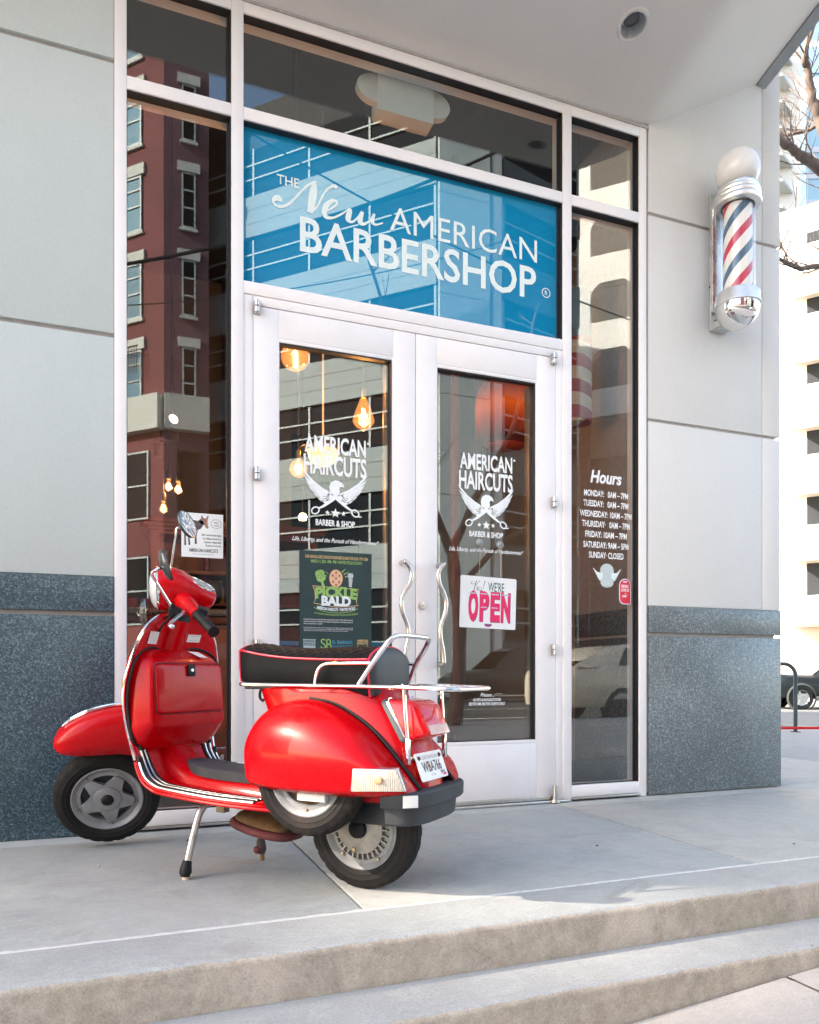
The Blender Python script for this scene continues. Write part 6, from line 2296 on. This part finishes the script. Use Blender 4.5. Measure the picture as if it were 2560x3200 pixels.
car(suv, 4.55, 1.66, M_suv, [(-.35, -1.02, 1.50, .60), (-1.2, -1.35, 1.60, .62), (-2.2, -2.2, 1.63, .62), (-3.2, -3.1, 1.60, .62), (-3.65, -3.45, 1.46, .60)], .14)
for s in (1, -1):
    m_ = MB()
    for (xa, xb, za, zb2) in ((-.62, -1.42, 1.03, 1.50), (-1.50, -2.45, 1.04, 1.53), (-2.53, -3.3, 1.06, 1.46)):
        f = lambda x, z: (x - (0 if xa < -.7 else max(0, (z - 1.0)) * .8), s * lerp(.825, .655, (z - 1.0) / .6), z)
        m_.face([f(xa, za), f(xb, za), f(xb, zb2), f(xa - (.18 if xa > -.7 else 0), zb2)])
    o = m_.build('side_window', M_cglass, suv, smooth=0)
    o['kind'] = 'stuff'
    m_ = MB()
    for x in (0.0, -2.72):
        m_.lathe([(.44, -.03), (.455, .0), (.40, .02)], 28, Matrix.Translation((x, s * .905, .37)) @ Matrix.Rotation(R(-90 * s), 4, 'X'), a0=0, a1=2 * PI)
    m_.box(-2.3, -.45, s * .90 - .02, s * .90 + .02, .28, .42, bev=.01)
    m_.build('cladding', M_clad, suv, smooth=30)['kind'] = 'stuff'
    for x in (0.0, -2.72):
        w_ = MB()
        w_.lathe([(.23, .03), (.33, .05), (.365, .03), (.365, -.18), (.23, -.18)], 36, Matrix.Translation((x, s * .86, .365)) @ Matrix.Rotation(R(-90 * s), 4, 'X'))
        wo = w_.build('wheel', M_black, suv, smooth=40)
        w_ = MB()
        w_.lathe([(.0, .02), (.05, .03), (.22, .02), (.235, .045), (.24, .03)], 36, Matrix.Translation((x, s * .86, .365)) @ Matrix.Rotation(R(-90 * s), 4, 'X'))
        for k in range(5):
            w_.box(.03, .22, -.028, .028, .02, .045, M=Matrix.Translation((x, s * .86, .365)) @ Matrix.Rotation(R(-90 * s), 4, 'X') @ Matrix.Rotation(2 * PI * k / 5, 4, 'Z'))
        w_.build('rim', M_aluS, wo, smooth=30)
m_ = MB()
m_.face([(-.36, -.70, 1.03), (-1.0, -.56, 1.485), (-1.0, .56, 1.485), (-.36, .70, 1.03)])
m_.build('windscreen', M_cglass, suv, smooth=0)
for s in (1, -1):
    MB().box(.66, .86, s * .66 - .14, s * .66 + .14, .72, .82, bev=.03).build('headlight', M_hl, suv)

# parked beige car this side of the road, mirrored low in the right window
bc_ = empty('beige_car', (11.1, -8.15, walk_z(8) - .14))
bc_.rotation_euler = (0, 0, R(0))
tag(bc_, 'beige parked saloon car mirrored low in the right window', 'car')
M_beige = NT('beige car paint').set(col=(.62, .56, .46), rough=.25, spec=.5, coat=1.0)
car(bc_, 4.6, 1.45, M_beige, [(-.55, -1.25, 1.34, .58), (-1.5, -1.6, 1.42, .60), (-2.4, -2.4, 1.43, .60), (-3.2, -2.9, 1.36, .58), (-3.75, -3.35, 1.12, .58)])
for s in (1, -1):
    for (xa, xb, da, db) in ((-.85, -1.75, .55, .0), (-1.83, -2.75, .0, .25)):
        m_ = MB()
        f = lambda x, z: (x, s * lerp(.815, .62, (z - 1.0) / .42), z)
        m_.face([f(xa, 1.04), f(xb, 1.04), f(xb + db, 1.36), f(xa - da, 1.36)])
        m_.build('side_window', M_cglass, bc_, smooth=0)
    for x in (-1.62, -2.62):
        MB().box(x - .10, x + .10, s * .88 - .02, s * .885 + .02, .86, .89, bev=.008).build('door_handle', M_chromeS, bc_)
    for x in (0.0, -2.75):
        w_ = MB()
        w_.lathe([(.0, .03), (.21, .02), (.22, .04), (.31, .05), (.325, .03), (.325, -.18), (.23, -.18)], 32, Matrix.Translation((x, s * .86, .325)) @ Matrix.Rotation(R(-90 * s), 4, 'X'))
        w_.build('wheel', M_black, bc_, smooth=40)
m_ = MB()
m_.face([(-.56, -.70, 1.03), (-1.22, -.55, 1.325), (-1.22, .55, 1.325), (-.56, .70, 1.03)])
m_.build('windscreen', M_cglass, bc_, smooth=0)

# blue skip and a dark van across the road, mirrored in the right door
sk = empty('blue_skip', (6.1, -17.4, walk_z(6) - .14))
tag(sk, 'blue waste skip across the road mirrored behind the right door handle', 'skip')
M_blue = plain('skip blue', (.02, .22, .42), .5, var=.15, scale=3)
m_ = MB()
m_.prism([(-1.5, .2), (1.2, .2), (1.6, 1.75), (-1.9, 1.75)], lambda u, v, w: (u, w, v), -.8, .8)
m_.build('skip_body', M_blue, sk, smooth=0)
m_ = MB()
for x in (-1.2, -.4, .4, 1.1):
    m_.box(x - .05, x + .05, .8, .88, .25, 1.7)
m_.box(-1.95, 1.65, .78, .90, 1.66, 1.78)
m_.build('skip_rib', M_blue, sk, smooth=0)['kind'] = 'stuff'
vn = empty('dark_van', (10.4, -17.6, walk_z(10) - .14))
tag(vn, 'dark parked pickup across the road mirrored low in the right door', 'car')
vn.rotation_euler = (0, 0, R(180))
car(vn, 5.2, 1.8, M_suv, [(-.35, -1.02, 1.60, .60), (-1.2, -1.35, 1.72, .62), (-2.2, -2.2, 1.75, .62), (-2.9, -2.8, 1.72, .62), (-3.1, -3.0, 1.5, .60)])
for s in (1, -1):
    MB().box(.70, .87, s * .62 - .16, s * .62 + .16, .74, .84, bev=.03).build('headlight', M_hl, vn)
    for x in (0, -3.1):
        w_ = MB()
        w_.lathe([(.0, .03), (.25, .02), (.36, .05), (.38, .03), (.38, -.18), (.0, -.18)], 28, Matrix.Translation((x, s * .86, .38)) @ Matrix.Rotation(R(-90 * s), 4, 'X'))
        w_.build('wheel', M_black, vn, smooth=40)
MB().box(.865, .875, .70, .86, .50, .70).build('marker_lamp', plain('orange lamp', (.8, .18, .02), .3), vn)

# street pole, wires and a bare tree this side of the road (all mirrored)
M_pole = plain('timber pole', (.20, .14, .10), .85, var=.25, scale=6)
up = MB().tube([(-.9, -19.8, -.6), (-.9, -19.8, 13.5)], [.16, .12], 14).build('utility_pole', M_pole, None)
tag(up, 'brown timber utility pole on the far pavement', 'pole')
M_wire = plain('black cable', (.012, .012, .014), .6)
def wire(name, a, b, r, sag, label):
    a, b = Vector(a), Vector(b)
    o = MB().tube([a.lerp(b, k / 24) - Vector((0, 0, sag * 4 * (k / 24) * (1 - k / 24))) for k in range(25)], r, 6).build(name, M_wire, None)
    tag(o, label, 'cable')


wire('overhead_cable', (-.9, -19.6, 12.2), (16.0, -19.6, 21.5), .055, .9, 'thick black overhead cable crossing the mirrored brick block')
wire('overhead_cable', (-.9, -19.7, 11.2), (16.0, -19.7, 17.6), .018, .7, 'thin overhead cable below the thick one in the left window')
wire('overhead_cable', (2, -18.5, 17.2), (24.0, -18.5, 13.0), .03, 1.1, 'thin overhead cable across the mirrored office block')


def bare_tree(name, base, limbs, label):
    e = empty(name, base)
    tag(e, label, 'tree')
    M_bark = bpy.data.materials.get('bark') or plain('bark', (.135, .105, .090), .9, var=.3, scale=14, bumpy=.6)
    rg = random.Random(int(base[0] * 10))
    tw = MB()
    for (nm, pts, r0, r1) in limbs:
        c = spline([Vector(p) for p in pts], 6)
        n = len(c)
        c = [p + Vector((rg.uniform(-1, 1), rg.uniform(-1, 1), rg.uniform(-1, 1))) * r0 * .12 for p in c]
        MB().tube(c, [lerp(r0, r1, (k / (n - 1)) ** .8) * (1 + .10 * rg.uniform(-1, 1)) for k in range(n)], 10).build(nm, M_bark, e, smooth=60)
        if nm == 'trunk': continue
        for k in range(5, n, 3):
            p, d = c[k], (c[min(k + 1, n - 1)] - c[k - 1]).normalized()
            for q in range(2):
                dv = (d * .6 + Vector((rg.uniform(-1, 1), rg.uniform(-1, 1), rg.uniform(-.3, 1)))).normalized()
                L_ = rg.uniform(.35, .9)
                pp = [p]
                for s_ in range(5):
                    dv = (dv + Vector((rg.uniform(-1, 1), rg.uniform(-1, 1), rg.uniform(-.4, .8))) * .28).normalized()
                    pp.append(pp[-1] + dv * L_ / 5)
                    if s_ in (1, 2, 3):
                        d2 = (dv + Vector((rg.uniform(-1, 1), rg.uniform(-1, 1), rg.uniform(-.6, .6))) * .8).normalized()
                        tw.tube([pp[-1], pp[-1] + d2 * L_ * .15, pp[-1] + d2 * L_ * .3 + Vector((0, 0, .04))], [.004, .003, .002], 4)
                tw.tube(pp, [lerp(.010, .003, j / 5) for j in range(6)], 5)
    o = tw.build('twigs', M_bark, e, smooth=60, weld=False)
    o['kind'] = 'stuff'
    return e


tb = LD(5.75, 9.6, 0)
def TL(px, py, dep):                                # survey angles to offsets from the trunk base
    return LD((px - 1280) / 2369 * dep, dep, .74 + (2106 - py) / 2369 * dep) - tb


bare_tree('bare_tree', tb, [
    ('trunk', [(0, 0, -.05), (.03, .02, 1.6), (-.02, .03, 3.4), (.05, .0, 5.2)], .17, .13),
    ('limb', [(.05, 0, 5.1), TL(2640, 700, 9.5), TL(2600, 480, 9.4), TL(2560, 372, 9.3), TL(2535, 290, 9.2), TL(2523, 215, 9.1), TL(2518, 160, 9.0), TL(2560, 30, 9.0)], .095, .028),
    ('limb', [(.04, 0, 5.0), TL(2620, 600, 9.3), TL(2560, 528, 9.1), TL(2510, 490, 9.0), TL(2475, 462, 8.9), TL(2440, 438, 8.8), TL(2400, 380, 8.8)], .08, .035),
    ('limb', [(.03, 0, 4.6), TL(2640, 840, 9.2), TL(2560, 832, 9.0), TL(2500, 838, 8.9), TL(2460, 822, 8.8), TL(2425, 800, 8.7)], .05, .018),
    ('limb', [(.05, 0, 5.1), TL(2640, 520, 9.8), TL(2580, 395, 9.9), TL(2520, 408, 10), TL(2470, 420, 10), TL(2430, 425, 10)], .05, .012),
    ('limb', [(.05, .0, 5.2), (.6, .3, 6.4), (1.0, .5, 8.2), (1.1, .2, 9.6)], .09, .03)],
    'bare branched street tree reaching in from the right beyond the pier')
bare_tree('bare_tree', Vector((4.6, -6.2, walk_z(4.6))), [
    ('trunk', [(0, 0, -.1), (.08, .03, 1.2), (-.05, .0, 2.6)], .12, .09),
    ('limb', [(-.05, 0, 2.5), (-.6, .2, 3.6), (-.9, .2, 5.0), (-1.3, .0, 6.5)], .07, .02),
    ('limb', [(-.05, 0, 2.5), (.5, -.2, 3.5), (1.1, -.2, 4.6), (1.3, .1, 6.2)], .07, .02),
    ('limb', [(0, 0, 1.9), (.6, .2, 2.6), (1.3, .3, 3.1), (2.0, .2, 4.0)], .05, .015)],
    'small bare street tree by the kerb mirrored in the right door')

# ---- buildings beyond
M_wb = plain('sunlit white concrete', (.62, .60, .565), .8, var=.04, scale=.3)
M_wsh = plain('grey soffit concrete', (.50, .52, .50), .85, var=.06, scale=.5)
M_tan2 = plain('tan planter brick', (.52, .37, .30), .85, var=.15, scale=2)
M_peach = plain('pale peach soffit', (.80, .72, .66), .85)
M_gt = plain('pale blue curtain wall', (.42, .58, .66), .12, spec=.7, var=.12, scale=.08)


def block_frame(lat, dep, ang):
    o_ = LD(lat, dep, 0)
    a = R(ang)
    d = Vector((math.cos(a), math.sin(a), 0))
    n = Vector((math.sin(a), -math.cos(a), 0))
    return lambda u, t, w: o_ + d * u + n * t + Vector((0, 0, w))


# white deck with deep slabs: the corner sits just inside the frame
dk = empty('white_parking_deck')
tag(dk, 'blown out white concrete building with deep slab bands beyond the parked SUV', 'building')
F1 = block_frame(19.3, 46.0, -55.0)
m_ = MB()
fbox(m_, F1, -30, 24, -20, -3.2, -1, 29.5)
m_.build('core_wall', M_wb, dk, smooth=0)
for k in range(6):
    z0 = 3.9 + 4.05 * k
    m_ = MB()
    fbox(m_, F1, 3.2, 24, -3.2, .0, z0 - .25, z0 + 1.35)
    m_.build('slab_band', M_wb, dk, smooth=0)
    m_ = MB()
    fbox(m_, F1, 3.4, 24, -3.0, -.10, z0 - .30, z0 - .252)
    m_.build('soffit', M_peach, dk, smooth=0)
    for i in range(6):
        m_ = MB()
        fbox(m_, F1, 3.95 + 3.4 * i, 6.5 + 3.4 * i, -3.25, -3.15, z0 + 1.5, z0 + 3.6)
        m_.build('window', M_darkfr, dk, smooth=0)
m_ = MB()
fbox(m_, F1, -30, 24, .0, 2.2, -1, 1.45)
m_.build('planter_wall', M_tan2, dk, smooth=0)

# apartment tower with stacked balconies
tw_ = empty('balcony_tower')
tag(tw_, 'tall white apartment tower with stacked balconies left of the glass tower', 'building')
F2 = block_frame(46.4, 90.0, -21.2)
m_ = MB()
fbox(m_, F2, -20, 0, -22, 0, -1, 92)
m_.build('wall', M_wb, tw_, smooth=0)
for k in range(26):
    z0 = 12 + 3.05 * k
    m_ = MB()
    m_.prism([(-9, 0), (-.9, 0), (-3.2, 2.3), (-9, 2.3)], lambda u, v, w: F2(u, v, w), z0, z0 + .32)
    m_.build('balcony_slab', M_wsh, tw_, smooth=0)
    m_ = MB()
    m_.prism([(-9, 0), (-2.1, .01), (-3.6, 1.2), (-9, 1.2)], lambda u, v, w: F2(u, v, w), z0 + .9, z0 + 1.95)
    m_.build('balcony_front', M_wsh, tw_, smooth=0) if k % 2 else None
    m_ = MB()
    fbox(m_, F2, -8.5, -3.0, .01, .06, z0 + .4, z0 + 2.7)
    m_.build('window', M_winB, tw_, smooth=0)

gt = empty('glass_tower')
tag(gt, 'pale blue glass office tower behind the bare branches', 'building')
F3 = block_frame(58.8, 112.0, -21.2)
m_ = MB()
fbox(m_, F3, -.2, 40, -30, 0, -1, 90.0)
m_.build('curtain_wall', M_gt, gt, smooth=0)
for k in range(26):
    m_ = MB()
    fbox(m_, F3, -.25, 40, .0, .12, 3.9 * k - .25, 3.9 * k + .55)
    m_.build('spandrel', plain('pale pink spandrel', (.70, .66, .68), .5) if k == 0 else bpy.data.materials['pale pink spandrel'], gt, smooth=0)
m_ = MB()
for i in range(16):
    fbox(m_, F3, 2.6 * i - .06, 2.6 * i + .06, .02, .16, -1, 90)
m_.build('mullion', plain('pale mullion', (.50, .62, .66), .4), gt, smooth=0)['kind'] = 'stuff'
m_ = MB()
fbox(m_, F3, -.4, 40, -.4, .2, 89.4, 90.6)
m_.build('parapet', plain('blue grey parapet', (.22, .36, .40), .5), gt, smooth=0)
